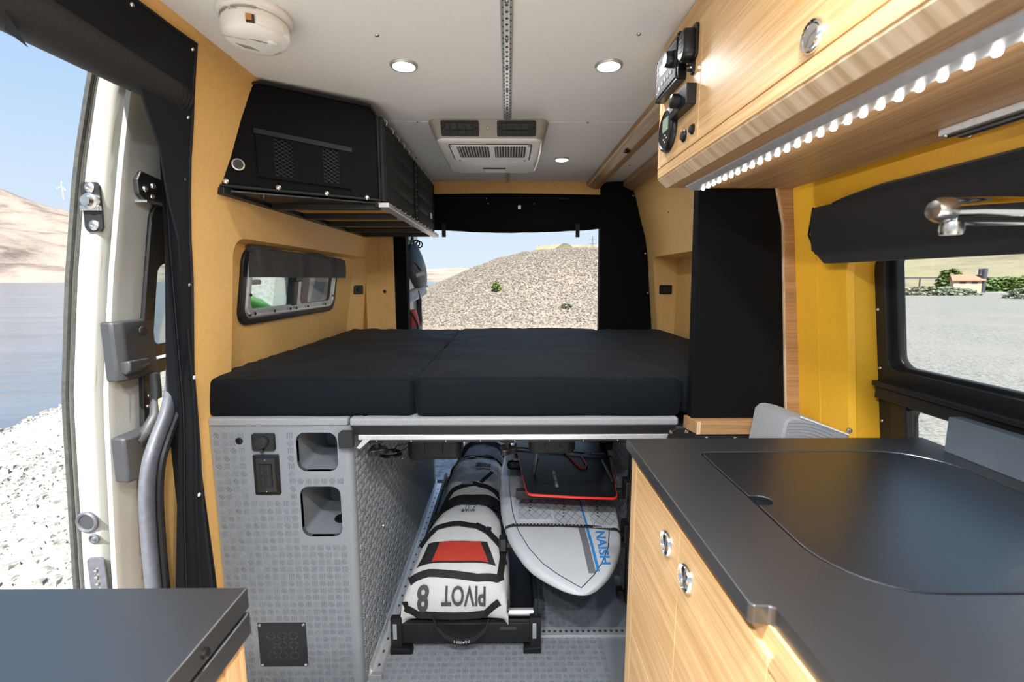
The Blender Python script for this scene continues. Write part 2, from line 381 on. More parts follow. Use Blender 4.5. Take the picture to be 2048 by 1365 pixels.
hill_mat('rock_hill', (0.115, 0.090, 0.083), (0.245, 0.202, 0.166), (0.302, 0.259, 0.216), .014)
mat('stone', (0.247, 0.235, 0.215), .9, nz=(1.5, .45), col2=(0.358, 0.339, 0.306), sc=(9, 9, 9), spec=.2)
mat('water', (.085, .10, .125), .2, nz=(.2, .2), bump=(1.4, .5, .06), sc=(.6, 2.2, 1), spec=.5)
mat('leaf_green', (.06, .115, .025), .7, nz=(3, .4), col2=(.15, .21, .05))
mat('leaf_sage', (.13, .155, .10), .8, nz=(3, .3), col2=(.24, .265, .19))
mat('hut_wall', (.50, .33, .23), .8, nz=(3, .1)); mat('hut_roof', (0.320, 0.160, 0.104), .8, nz=(3, .1)); mat('hut_door', (.55, .36, .2), .7, nz=(3, .1))
mat('dark_rail', (.04, .045, .06), .6, nz=(2, .1)); mat('turbine_white', (.85, .86, .88), .5, nz=(1, .02))

SHORE = [(-60, -6.6), (0, -6.9), (6.5, -7.35), (8, -7.9), (14, -10.5), (40, -13), (80, -17), (112, -20)]
GZ = -.72
rows = [-60, -20, -5, 0, 3, 5, 6.5, 8, 10, 14, 20, 28, 40, 60, 80, 100, 112]
g = MB(); rings = []
for Y in rows:
    s = lerp(SHORE, Y); k = mn.noise(Vector((Y*.8, 3, 0)))*.3
    rings.append([(s-2.2, Y, -1.5), (s-.4+k, Y, -.99), (s+.3+k, Y, -.84), (s+1.6, Y, GZ-.02), (-2, Y, GZ), (2, Y, GZ), (8, Y, GZ), (20, Y, GZ), (40, Y, GZ), (90, Y, GZ), (180, Y, GZ)])
rings.append([(x, 113.5, -1.5) for x, y, z in rings[-1][:6]]+[(x, 112.2, GZ) for x, y, z in rings[-1][6:]])
struct(g.loft(rings, False, False).build('ground', 'gravel', None, True))
struct(MB().grid(lambda u, v: (30+u*900, 112+v*900, GZ-.01), 4, 4).build('ground_plain', 'sandy'))
struct(MB().grid(lambda u, v: (-900+u*1100, -300+v*900, -.95), 6, 6).build('river', 'water'))
struct(MB().grid(lambda u, v: (1.3+u*75, -30+v*130, GZ+.006), 12, 20).build('gravel_lot', 'lot_gravel'))
# sandy apron in front of the gravel mound
def apron(u, v):
    x = -9+u*14.5; y = 13+v*8; return (x, y, GZ+.012+.05*max(0, mn.noise(Vector((x*.5, y*.5, 1)))))
struct(MB().grid(apron, 30, 12).build('sand_apron', 'sandy', None, True))
CREST = [(-9, GZ), (-7, -.35), (-5.4, .5), (-3.8, 1.23), (-1.74, 2.12), (-.5, 2.54), (1.03, 2.93), (3.1, 3.11), (5.2, 3.14), (9, 2.9), (14, 1.5), (18, GZ)]
def moundz(x, y):
    c = lerp(CREST, x*26/max(y, 26) if y > 26 else x); h = c-GZ
    t = (y-19.3)/6.7
    s = t if t < 0 else (math.sin(min(1, t)*PI/2) if t < 1 else max(0, 1-(t-1)*.35))
    return GZ-.05+max(0, s)*h+.06*mn.noise(Vector((x*.9, y*.9, 0)))
struct(MB().grid(lambda u, v: (-9+u*27, 19.2+v*18, moundz(-9+u*27, 19.2+v*18)), 80, 50).build('gravel_mound', 'mound_gravel', None, True))
def stones(name, m, n, place, smin, smax, seed, parent=None):
    rnd = random.Random(seed); V = []; F = []
    base = [(-.5, -.42, 0), (.45, -.5, 0), (.5, .4, 0), (-.42, .5, 0), (-.3, -.28, .42), (.32, -.25, .36), (.26, .3, .45), (-.3, .26, .38)]
    fs = [(4, 5, 6, 7), (0, 1, 5, 4), (1, 2, 6, 5), (2, 3, 7, 6), (3, 0, 4, 7)]
    for _ in range(n):
        q = place(rnd)
        if q is None: continue
        x, y, z = q; s = smin+(smax-smin)*rnd.random()**2.2; a = rnd.random()*6.28; c, d = math.cos(a)*s, math.sin(a)*s
        e = .6+.5*rnd.random(); h = .5+.6*rnd.random(); o = len(V)
        for bx, by, bz in base:
            j = .8+.4*rnd.random(); bx *= j; by *= j*e
            V.append((x+c*bx-d*by, y+d*bx+c*by, z-s*.12+s*h*bz))
        F += [tuple(i+o for i in f) for f in fs]
    b = MB(); b.v = V; b.f = F; ob = b.build(name, m, parent, recalc=False); return ob
def pl(r):
    y = 1.2+7.5*r.random(); x = -1.6-7.*r.random()
    s = lerp(SHORE, y)
    if x < s-.2: return None
    return (x, y, GZ-.01 if x > s+1.6 else GZ-.02-(s+1.6-x)*.09)
tag(stones('shore_stones', 'stone', 9000, pl, .02, .10, 1), 'pale rounded stones strewn along the river bank beside the open sliding door', 'stones', kind='stuff')
tag(stones('lot_stones', 'lot_stone', 5000, lambda r: (1.6+9*r.random(), 1+9*r.random(), GZ-.005), .012, .05, 2), 'pale grey gravel stones on the flat lot outside the big galley window', 'gravel', kind='stuff')
def pm(r):
    x = -6+15*r.random(); y = 19.4+7*r.random(); return (x, y, moundz(x, y)+.02)
tag(stones('mound_stones', 'mound_stone', 22000, pm, .035, .11, 3), 'loose beige rocks covering the big gravel mound behind the van', 'rocks', kind='stuff')
def bankz(x, y): return GZ-.75+3.2*max(0, 1-math.hypot((x+7.2)/3.9, (y-14.5)/4.2))**.8+.05*mn.noise(Vector((x*1.1, y*1.1, 5)))
struct(MB().grid(lambda u, v: (-11.5+u*8.4, 10+v*9, bankz(-11.5+u*8.4, 10+v*9)), 40, 40).build('gravel_bank', 'gravel', None, True))
# far hills (other side of the river), real size and distance
RIDGE = [(-75, 170), (-55, 172), (-48, 160), (-44, 138), (-38, 100), (-25, 60), (-11, 29), (-5, 33), (3, 27), (12, 20)]
def far_hill(u, v):
    th = -76+90*u; r = 470+950*v; h = lerp(RIDGE, th)
    s = v; prof = .10*min(1, s/.06)+.20*max(0, min(1, (s-.10)/.10))+.70*max(0, min(1, (s-.28)/.5))**1.1
    a = math.radians(th); x, y = r*math.sin(a), r*math.cos(a)
    z = -1.2+h*prof*(1 if s < .8 else 1-(s-.8)*1.5)+h*.09*min(1, s*9)*mn.fractal(Vector((x*.006, y*.006, 0)), 1, 2, 5)
    return (x, y, z if v > 0 else -1.5)
struct(MB().grid(far_hill, 240, 70).build('far_hill', 'rock_hill', None, True))
def near_knoll(u, v):
    x = -10+70*u; y = 170+50*v; d = math.hypot((x-24)/18, (y-195)/20)
    return (x, y, GZ+17.8*max(0, 1-d*.55)**1.2+1.0*mn.noise(Vector((x*.12, y*.12, 0))))
struct(MB().grid(near_knoll, 40, 16).build('brown_knoll', 'knoll', None, True))
def right_hill(u, v):
    x = 60+1000*u; y = 60+1000*v; d = math.hypot(x, y)
    return (x, y, GZ-2+max(0, d-170)*.085+min(1, max(0, (d-150)/200))*9*mn.fractal(Vector((x*.008, y*.008, 4)), 1, 2, 4))
struct(MB().grid(right_hill, 70, 70).build('grass_hill', 'dry_hill', None, True))
def bush(name, c, rx, ry, rz, n, leaf, m, label, cat, seed, stem=True, group=None):
    rnd = random.Random(seed); b = MB()
    for _ in range(n):
        while True:
            p = Vector((rnd.uniform(-1, 1), rnd.uniform(-1, 1), rnd.uniform(0, 1)))
            if .45 < p.length < 1+.18*mn.noise(p*3+Vector((seed, 0, 0))): break
        p = Vector((c[0]+p.x*rx, c[1]+p.y*ry, c[2]+p.z*rz)); s = leaf*(.6+.8*rnd.random())
        q = Matrix.Rotation(rnd.random()*6.28, 3, 'Z')@Matrix.Rotation(rnd.uniform(-1.2, 1.2), 3, 'X')
        b.add([p+q@Vector(t) for t in ((-s, 0, 0), (0, -s*.6, 0), (s, 0, s*.15), (0, s*.6, 0))], [(0, 1, 2, 3)])
    t = thing(name, label, cat, c, group); b.build('foliage', m, t, recalc=False)
    if stem: MB().tube([(c[0], c[1], c[2]-.1), (c[0], c[1], c[2]+rz*.6)], max(.02, min(rx, ry)*.06), 6).build('stem', 'hut_wall', t)
    return t
bush('sagebrush', (56, 59.5, GZ), 6.0, 2.0, 1.1, 1700, .22, 'leaf_sage', 'long low grey-green sagebrush in front of the small outhouse', 'shrub', 1)
bush('sagebrush', (55.5, 48.5, GZ), 1.9, 1.6, 1.2, 700, .18, 'leaf_sage', 'round grey-green sagebrush standing alone on the open gravel lot', 'shrub', 2)
bush('tree', (83.6, 86, GZ), 2.1, 2.1, 4.0, 1500, .4, 'leaf_green', 'rounded green tree rising behind the outhouse roof', 'tree', 3)
bush('bush_row', (86, 78, GZ), 5.5, 4, 2.4, 2200, .4, 'leaf_green', 'wide green thicket to the side of the outhouse', 'bush', 4)
bush('bush_row', (97, 82, GZ), 5, 5, 3.4, 2200, .4, 'leaf_green', 'taller green thicket beyond the wide one past the outhouse', 'bush', 5)
bush('grass_tuft', (-.55, 21.5, moundz(-.55, 21.5)), .22, .2, .5, 260, .06, 'leaf_green', 'green weed clump at the foot of the gravel mound', 'weed', 6, False)
bush('grass_tuft', (2.6, 20.3, moundz(2.6, 20.3)), .28, .2, .25, 160, .05, 'leaf_sage', 'small flat dusty weed at the foot of the gravel mound', 'weed', 7, False)
bush('grass_patch', (-17.5, 92, GZ), 4, 8, .8, 1200, .25, 'leaf_green', 'strip of green grass on the far river bank beside the mound', 'grass', 8, False)
# outhouse
hx, hy = 72.5, 72.0; d1 = Vector((.82, -.57, 0)); d2 = Vector((.57, .82, 0)); H0 = Vector((hx, hy, GZ))
t = thing('outhouse', 'small tan outhouse with brown gable roof and two dark vent pipes', 'building', tuple(H0))
def hp(a, b, z): return tuple(H0+d1*(a*.70+.45)+d2*b*.8+Vector((0, 0, z*.88)))
def hbox(a0, a1, b0, b1, z0, z1): return MB().add([hp(a, b, z) for a in (a0, a1) for b in (b0, b1) for z in (z0, z1)], [(0, 1, 3, 2), (4, 6, 7, 5), (0, 4, 5, 1), (2, 3, 7, 6), (0, 2, 6, 4), (1, 5, 7, 3)])
hb = MB(); A = [(-2.4, 0), (2.4, 0), (2.4, 2.3), (-2.4, 2.3)]
hb.add([hp(a, -1.7, z) for a, z in ((-3, 0), (1.6, 0), (1.6, 2.2), (-3, 2.2))]+[hp(a, 1.7, z) for a, z in ((-3, 0), (1.6, 0), (1.6, 2.2), (-3, 2.2))]+[hp(-3, 0, 3.0), hp(1.6, 0, 3.0)],
       [(0, 1, 2, 3), (7, 6, 5, 4), (1, 5, 6, 9, 2), (4, 0, 3, 8, 7), (0, 4, 5, 1)])
hb.build('wall', 'hut_wall', t)
for s in (-1, 1):
    MB().add([hp(a, s*2.1, 2.05+k) for a in (-3.4, 2.1) for k in (0, .15)]+[hp(a, 0, 3.05+k) for a in (-3.4, 2.1) for k in (0, .15)],
             [(0, 1, 3, 2), (4, 6, 7, 5), (0, 2, 6, 4), (1, 5, 7, 3), (0, 4, 5, 1), (2, 3, 7, 6)]).build('roof', 'hut_roof', t)
for a in (-2., -.1): hbox(a, a+1, -1.76, -1.68, 1.6, 1.9).build('vent', 'dark_rail', t)
hbox(1.58, 1.66, -.5, .5, 0, 2.0).build('door', 'hut_door', t)
for b_ in (-1.3, 1.5): MB().tube([hp(1.9, b_, 0), hp(1.9, b_, 4.2)], .32, 10).build('vent_pipe', 'dark_rail', t)
gr_ = thing('guard_rail', 'long dark guard rail running along the road below the grassy hill', 'rail', (95, 105, GZ))
MB().bar((82, 122, 1.7), (170, 108, 1.7), .2, .4).build('beam', 'dark_rail', gr_)
for k in range(12): MB().bar((84+k*7.6, 121.7-k*1.21, GZ), (84+k*7.6, 121.7-k*1.21, 1.7), .25, .25).build('post', 'dark_rail', gr_)
tw = thing('wind_turbine', 'faint white wind turbine on the ridge across the river', 'turbine', (-600, 640, 118))
MB().tube([(-600, 640, 108), (-600, 640, 125)], [.5, .3], 6).build('tower', 'turbine_white', tw)
for k in range(3):
    a = math.radians(80+120*k); MB().bar((-600, 639, 125), (-600+7*math.cos(a), 639, 125+7*math.sin(a)), .3, .5).build('blade', 'turbine_white', tw)
for k, (x, lab) in enumerate([(52, 'lattice power pylon with its right arm over the knoll'), (58.5, 'lattice power pylon farther along the line past the knoll')]):
    tp = thing('power_pylon', lab, 'pylon', (x, 285, 18))
    for sx in (-.9, .9): MB().bar((x+sx, 285, 16), (x, 285, 27.5), .22, .22).build('leg', 'dark_rail', tp)
    for z in (23, 25.5): MB().bar((x-2, 285, z), (x+2, 285, z), .2, .2).build('arm', 'dark_rail', tp)

# ================================================================== VAN SHELL
fl = MB().box(-.93, .93, -1.25, 2.88, -.06, 0).build('floor', 'grey_tread'); struct(fl)
tread(lambda u, v, d: (-.456+u, 1.20+v, d), 33, 66, .0245, 'tread_bars', fl)
MB().box(-.96, .96, 2.86, 2.93, -.3, -.002).build('door_sill', 'dark_plastic', fl)
ce = thing('ceiling', None, None, (0, .8, 1.93), kind='structure')
ca = MB().box(-.742, .742, -.55, 1.7975, 1.93, 1.955).build('ceiling_panel', 'white_panel', ce, bevel=.0015)
cb = MB().box(-.742, .742, 1.8015, 2.87, 1.93, 1.955).build('ceiling_panel', 'white_panel', ce, bevel=.0015)
MB().box(-.95, .95, -.55, 2.95, 1.957, 2.02).build('roof_skin', 'paint_white', ce)
for (x, y) in ((-.315, 1.19), (.315, 1.18), (-.625, 1.26), (-.335, 1.80), (.3, 1.80), (-.44, 2.3), (.26, 2.3), (.63, 2.45)):
    screw(ce, (x, y, 1.93), '-Z', .0055, 'steel', h=.004)
# left wall with window niche
wl = MB()
NI = rrect(1.45, 2.80, .945, 1.475, .06, 6)
wl.holed([(1.235, .93), (2.87, .93), (2.87, 1.5), (1.235, 1.5)], [NI], lambda y, z, d: (-(xw(z)+d), y, z), .02)
wl.box(-.95, -.905, 1.24, 2.87, 0, .93)
zs = [1.5, 1.55, 1.6, 1.65, 1.7, 1.75, 1.8, 1.84, 1.88, 1.93, 1.96]
ws0 = lambda z: lerp([(1.5, 1.235), (1.65, 1.215), (1.76, 1.17)], z)
wl.loft([[(-xw(z), y, z) for y in (ws0(z), 2.87)]+[(-xw(z)-.03, y, z) for y in (2.87, ws0(z))] for z in zs], True, True)
zs2 = [1.80, 1.84, 1.88, 1.93, 1.96]
wl.loft([[(-xw(z)-.002, y, z) for y in (-.55, 1.171)]+[(-xw(z)-.04, y, z) for y in (1.171, -.55)] for z in zs2], True, True)
wl.box(-.95, -.90, -1.25, -.25, -.05, .95)
wl.box(-.95, -.90, -.33, -.25, .95, 1.82)
WL = struct(wl.build('wall_left', 'tan_vinyl', None, True, ang=25))
def xb(z): return .94-(z-1.19)*.154
def niche(sign, y0, y1, parent, win, sk=.10, xb=xb):
    a = rrect(y0, y1, .945, 1.475, .06, 6); b_ = rrect(y0+.025, y1-sk, .93, 1.462, .06, 6); m_ = rrect(y0+.004, y1-.012, .943, 1.473, .06, 6)
    r = [[(sign*xw(z), y, z) for y, z in a], [(sign*(xw(z)+.008), y, z) for y, z in m_], [(sign*xb(z), y, z) for y, z in b_]]
    MB().loft(r, True, False).build('niche_lining', 'tan_vinyl', parent, True)
    MB().holed(b_, [rrect(1.59, 2.42, 1.2, 1.44, .05, 5)] if win else [], lambda y, z, d: (sign*(xb(z)+d), y, z), .015).build('niche_back', 'tan_vinyl', parent)
niche(-1, 1.45, 2.80, WL, True)
# pillar at the rear of the sliding-door opening, its return outwards
MB().box(-.965, -.906, 1.225, 1.262, 0, 1.02).build('pillar_return', 'tan_vinyl', WL, bevel=.006)
MB().prism([(-.742, 1.93), (-.735, 1.93), (-.762, 1.85), (-.769, 1.85)], 'Y', -.55, 1.17).build('header_trim', 'tan_vinyl', WL)
# rear left pillar panel
MB().prism([(-.865, 2.80), (-.79, 2.845), (-.775, 2.90), (-.93, 2.90)], 'Z', .93, 1.9).build('rear_post', 'tan_vinyl', WL)
MB().prism([(-.795, 2.842), (-.705, 2.852), (-.705, 2.90), (-.785, 2.90)], 'Z', .93, 1.9).build('rear_post_panel', 'tan_vinyl', WL, bevel=.003)
screw(WL, (-.775, 2.845, 1.47), '-Y', .006, 'tan_vinyl'); screw(WL, (-.755, 2.847, 1.17), '-Y', .006, 'tan_vinyl')
screw(WL, (-.765, 2.846, 1.27), '-Y', .011, 'black_plastic', 'plug')
# right wall, rear section
wr = MB(); NR = rrect(1.45, 2.71, .945, 1.475, .06, 6)
wr.holed([(1.33, .93), (2.87, .93), (2.87, 1.5), (1.33, 1.5)], [NR], lambda y, z, d: (xw(z)+d, y, z), .02)
wr.box(.905, .95, 1.33, 2.87, 0, .93)
wr.loft([[(xw(z), y, z) for y in (1.33, 2.87)]+[(xw(z)+.03, y, z) for y in (2.87, 1.33)] for z in zs], True, True)
WR = struct(wr.build('wall_right', 'tan_vinyl', None, True, ang=25)); niche(1, 1.45, 2.71, WR, False, .035, lambda z: .985)
screw(WR, (xw(1.68), 2.35, 1.68), '-X', .005, 'steel')
# right wall, galley section, with the big window opening
def xr(z): return .885-(z-.95)*.115 if z <= 1.60 else lerp([(1.60, .81025), (1.75, .775), (1.96, .738)], z)
gw = MB(); HO = rrect(-.35, 1.132, .70, 1.41, .05, 5)
gw.holed([(-1.25, .55), (1.335, .55), (1.335, 1.42), (-.55, 1.42), (-.55, .95), (-1.25, .95)], [HO], lambda y, z, d: (xr(z)+d, y, z), .02)
gw.box(.96, .99, -1.25, 1.335, -.05, .55)
gw.loft([[(xr(z), y, z) for y in (-.55, 1.335)]+[(xr(z)+.03, y, z) for y in (1.335, -.55)] for z in (1.42, 1.46, 1.52, 1.60, 1.75, 1.96)], True, True)
WG = struct(gw.build('wall_galley', 'vinyl_lit_yellow', None, True, ang=25))
J2 = rrect(-.37, 1.150, .69, 1.42, .05, 5)
MB().loft([[(xr(z), y, z) for y, z in HO], [(xr(z)+.012, y+.004*(1 if y > .5 else -1), z) for y, z in HO], [(xr(z)+.115, y, z) for y, z in J2]], True, False).build('window_jamb', 'vinyl_lit_yellow', WG, True)
MB().box(0, .0015, 1.2385, 1.2405, .60, 1.41).warp(lambda p: Vector((xr(p.z)-p.x-.0002, p.y, p.z))).build('seam', 'vinyl_lit_yellow', WG)
# rear header
rh = MB().loft([[(x, y, 1.934-.012*(x/.74)**2) for y in (2.855, 2.90)]+[(x, y, 1.862-.012*(x/.74)**2) for y in (2.90, 2.855)] for x in [(-.75+.1*k) for k in range(16)]]).build('trim_1', 'tan_vinyl', None, True); struct(rh)
for x in (-.2, .28): screw(rh, (x, 2.855, 1.905), '-Y', .006, 'steel')
# ------------------------------------------------------------------ window_1 (left, in the niche)
W1 = thing('window_1', None, None, (-.93, 2.0, 1.2), kind='structure')
def f1(y, z, d): return (-(xb(z)-.012+d), y, z)
A_ = rrect(1.572, 2.44, 1.183, 1.457, .055, 6); B_ = rrect(1.60, 2.415, 1.205, 1.437, .045, 6)
MB().holed(A_, [B_], f1, .03).build('outer_frame', 'rubber_black', W1, bevel=.003)
C1 = rrect(1.635, 1.965, 1.238, 1.42, .03, 5); C2 = rrect(2.025, 2.375, 1.238, 1.42, .03, 5)
MB().holed(rrect(1.60, 2.415, 1.205, 1.437, .045, 6), [C1, C2], lambda y, z, d: f1(y, z, d+.001), .02).build('inner_frame', 'dull_aluminium', W1, bevel=.002)
MB().holed(rrect(1.608, 2.407, 1.212, 1.432, .04, 6), [rrect(1.614, 2.401, 1.218, 1.428, .036, 6)], lambda y, z, d: f1(y, z, d-.003), .005).build('frame_bead', 'aluminium', W1)
MB().holed(C1, [], lambda y, z, d: f1(y, z, d+.012), .003).build('pane', 'glass', W1)
MB().holed(C2, [], lambda y, z, d: f1(y, z, d+.012), .003).build('pane', 'glass', W1)
MB().holed(C2, [], lambda y, z, d: f1(y, z, d+.006), .001).build('insect_screen', 'screen_mesh', W1)
MB().box(0, .03, 1.945, 1.985, 1.235, 1.43).warp(lambda p: Vector(f1(p.y, p.z, p.x-.006))).build('sash_bar', 'rubber_black', W1, bevel=.003)
MB().box(0, .012, 1.93, 1.995, 1.335, 1.372).warp(lambda p: Vector(f1(p.y, p.z, p.x-.018))).build('latch', 'rubber_black', W1, bevel=.003)
for y, z in ((1.66, 1.222), (1.80, 1.222), (1.93, 1.222), (1.985, 1.222), (2.1, 1.222), (2.3, 1.222), (1.622, 1.29), (2.39, 1.26)):
    p = f1(y, z, -.004); screw(W1, p, 'X', .006, 'black_plastic', h=.004)
screw(W1, f1(1.625, 1.222, -.004), 'X', .008, 'steel', h=.005)
# ------------------------------------------------------------------ window_2 (right, big sliding window)
W2 = thing('window_2', None, None, (.95, .6, .9), kind='structure')
def xg(z): return .966-(z-1.12)*.146
def f2(y, z, d): return (xg(z)+d, y, z)
MB().holed(rrect(-.36, 1.160, .69, 1.43, .04, 5), [rrect(-.30, 1.116, 1.122, 1.41, .03, 6), rrect(-.30, 1.07, .74, 1.035, .03, 5)], lambda y, z, d: f2(y, z, d-.012), .035).build('outer_frame', 'black_metal', W2, bevel=.004)
MB().holed(rrect(-.31, 1.13, 1.105, 1.425, .03, 5), [rrect(-.29, 1.097, 1.132, 1.41, .03, 6)], lambda y, z, d: f2(y, z, d+.004), .02).build('sash_frame', 'rubber_black', W2, bevel=.003)
MB().holed(rrect(-.29, 1.098, 1.130, 1.41, .03, 6), [], lambda y, z, d: f2(y, z, d+.016), .003).build('pane', 'glass', W2)
MB().holed(rrect(-.30, 1.075, .74, 1.04, .03, 5), [], lambda y, z, d: f2(y, z, d+.016), .003).build('pane', 'glass', W2)
MB().box(xg(1.08)-.045, xg(1.08)+.01, -.34, 1.128, 1.078, 1.09).build('sill_ledge', 'black_metal', W2, bevel=.002)
MB().box(xg(1.06)-.036, xg(1.06)+.01, -.34, 1.13, 1.045, 1.076).build('mid_rail', 'black_metal', W2, bevel=.003)
MB().box(0, .02, 1.06, 1.105, .74, 1.04).warp(lambda p: Vector(f2(p.y, p.z, p.x-.018))).build('lower_stile', 'rubber_black', W2, bevel=.003)
for z in (.98, 1.12, 1.27): screw(W2, (xg(z)-.013, 1.137, z), '-X', .0045, 'steel')
# ------------------------------------------------------------------ door_1: sliding door, slid open along the outside of the body
D1 = thing('door_1', None, None, (-1.15, 1.3, .2), kind='structure')
DX = [(.15, -1.235), (.49, -1.222), (1.03, -1.183), (1.345, -1.132), (1.615, -1.078), (1.84, -1.014), (1.92, -.985)]
def dxo(z): return lerp(DX, z)
prof = [(0, 2.35), (0, 1.195), (.004, 1.19), (.014, 1.19), (.017, 1.205), (.022, 1.205), (.026, 1.19), (.066, 1.192), (.074, 1.20), (.078, 1.225), (.086, 1.228), (.090, 1.205), (.097, 1.197), (.108, 1.20), (.114, 1.215), (.118, 1.255), (.122, 1.265), (.122, 2.35)]
zz = [.15+k*.075 for k in range(24)]
WZ0, WZ1 = 1.10, 1.66
def du(u, z): return dxo(z)+u*(1-.15*max(0, (z-1.6)/.3))
MB().loft([[(du(u, z), min(y, 1.30), z) for u, y in prof] for z in zz], True, True).build('door_body', 'paint_white', D1, True, ang=50)
for za, zb in ((.15, .87), (1.56, 1.875)):
    MB().loft([[(du(u, z), y, z) for u, y in ((0, 1.3), (0, 2.35), (.122, 2.35), (.122, 1.3))] for z in [za+(zb-za)*k/6 for k in range(7)]], True, True).build('door_panel', 'paint_white', D1, True, ang=50)
MB().loft([[(du(u, z), y, z) for u, y in ((0, 2.24), (0, 2.35), (.122, 2.35), (.122, 2.24))] for z in [.87+.69*k/6 for k in range(7)]], True, True).build('rear_stile', 'paint_white', D1, True, ang=50)
MB().tube([(dxo(z)+.006, 1.187, z) for z in zz], .0075, 8).build('edge_seal', 'rubber_seal', D1, True)
MB().tube([(dxo(z)+.021, 1.196, z) for z in zz], .006, 6).build('inner_seal', 'rubber_seal', D1, True)
def fd(y, z, d): return (dxo(z)+.122+d, y, z)
# upper window and small vent window on the door's inner face
MB().holed(rrect(1.275, 2.25, 1.12, 1.56, .05, 5), [rrect(1.315, 2.2, 1.155, 1.39, .03, 5)], fd, .012).build('window_frame', 'rubber_black', D1, bevel=.003)
MB().holed(rrect(1.315, 2.2, 1.155, 1.39, .03, 5), [], lambda y, z, d: fd(y, z, d+.003), .003).build('window_pane', 'door_glass', D1)
MB().holed(rrect(1.282, 2.25, .86, 1.11, .05, 6), [rrect(1.31, 2.2, .905, 1.07, .05, 6)], fd, .015).build('vent_frame', 'black_metal', D1, bevel=.003)
MB().holed(rrect(1.31, 2.2, .905, 1.07, .05, 6), [], lambda y, z, d: fd(y, z, d+.003), .003).build('vent_pane', 'door_glass', D1)
for y, z in ((1.295, .98), (1.30, 1.01), (1.31, .885)): screw(D1, (dxo(z)+.138, y, z), 'X', .006, 'steel', h=.005)
# latch plate on the door edge
lx = dxo(1.53)+.052
lt = MB().prism([(lx-.017, 1.585), (lx+.017, 1.585), (lx+.023, 1.575), (lx+.021, 1.475), (lx+.014, 1.465), (lx-.018, 1.465), (lx-.024, 1.475), (lx-.023, 1.575)], 'Y', 1.185, 1.191).build('latch_plate', 'black_metal', D1)
for z in (1.572, 1.48): screw(lt, (lx, 1.185, z), '-Y', .013, 'steel', 'bolt', .006)
MB().lathe([(.02, 0), (.02, -.01), (.014, -.012), (.012, -.022), (.005, -.022)], (lx+.002, 1.186, 1.538), 'Y', 16).build('striker', 'steel', lt, True)
MB().box(lx-.024, lx+.024, 1.176, 1.186, 1.515, 1.528).build('striker_lip', 'steel', lt, bevel=.002)
# hold-open bracket
bk = MB().prism([(1.225, 1.60), (1.24, 1.625), (1.36, 1.61), (1.36, 1.55), (1.245, 1.548), (1.225, 1.565)], 'X', dxo(1.58)+.118, dxo(1.58)+.132).build('catch_bracket', 'black_metal', D1, bevel=.003)
MB().box(dxo(1.58)+.116, dxo(1.58)+.15, 1.225, 1.36, 1.543, 1.550).build('catch_lip', 'steel', bk, bevel=.002)
for y, z in ((1.245, 1.58), (1.27, 1.592), (1.27, 1.565)): screw(bk, (dxo(z)+.132, y, z), 'X', .008, 'steel', 'bolt', .006)
# inside handle: upper housing with lever, grip, lower housing
hX = dxo(1.05)+.118
hd = MB().loft([[(hX+dx, y, z) for dx, y in ((0, 1.185), (.035, 1.178), (.05, 1.20), (.045, 1.31), (0, 1.32))] for z in (1.075, 1.12, 1.20, 1.235)]).build('handle_housing', 'handle_grey', D1, True, .006)
MB().lathe([(.012, .05), (.012, .053), (.009, .054)], (hX, 1.26, 1.205), 'X', 14).build('screw_cap', 'dark_plastic', hd)
lv = MB().loft([[(hX+.03, 1.215+y, 1.11+z) for y, z in ((-.02, -.012), (.02, -.016), (.02, .014), (-.02, .016))], [(hX+.062, 1.205+y, 1.112+z) for y, z in ((-.03, -.016), (.035, -.012), (.035, .016), (-.03, .02))], [(hX+.075, 1.205+y, 1.118+z) for y, z in ((-.028, -.012), (.04, -.004), (.04, .014), (-.028, .016))]]).build('lever', 'handle_grey', hd, True, .004)
MB().loft([[(hX+dx, y, z) for dx, y in ((0, 1.175), (.04, 1.17), (.052, 1.2), (.045, 1.32), (0, 1.34))] for z in (.80, .83, .90, .925)]).build('lower_housing', 'handle_grey', hd, True, .006)
MB().tube([(hX+.046, 1.29, 1.08), (hX+.05, 1.285, 1.03), (hX+.05, 1.275, .96), (hX+.045, 1.24, .915), (hX+.04, 1.21, .90)], [.014, .014, .015, .017, .018], 10).build('grip', 'handle_grey', hd, True)
MB().lathe([(.012, .05), (.012, .053), (.009, .054)], (hX, 1.275, .845), 'X', 14).build('screw_cap', 'dark_plastic', hd)
# plugs and contact plate low on the door edge
px_ = dxo(.68)+.045
MB().lathe([(.03, 0), (.03, -.006), (.026, -.009), (.021, -.006), (.019, .004), (.004, .005)], (px_, 1.191, .68), 'Y', 22).build('round_grommet', 'seal_grey', D1, True)
MB().lathe([(.0195, -.004), (.0195, -.0022), (.001, -.002)], (px_, 1.191, .68), 'Y', 20).build('grommet_well', 'handle_grey', D1, True)
MB().lathe([(.014, 0), (.014, -.004), (.010, -.006), (.008, -.002), (.005, -.005), (.001, -.006)], (px_+.012, 1.191, .63), 'Y', 16).build('small_plug', 'seal_grey', D1, True)
cp = MB().prism(rrect(px_-.012, px_+.036, .45, .575, .012), 'Y', 1.184, 1.191).build('contact_plate', 'seal_grey', D1, bevel=.002)
for k in range(5): screw(cp, (px_+.012, 1.184, .54-.02*k), '-Y', .006, 'steel', 'contact_pin', .006)
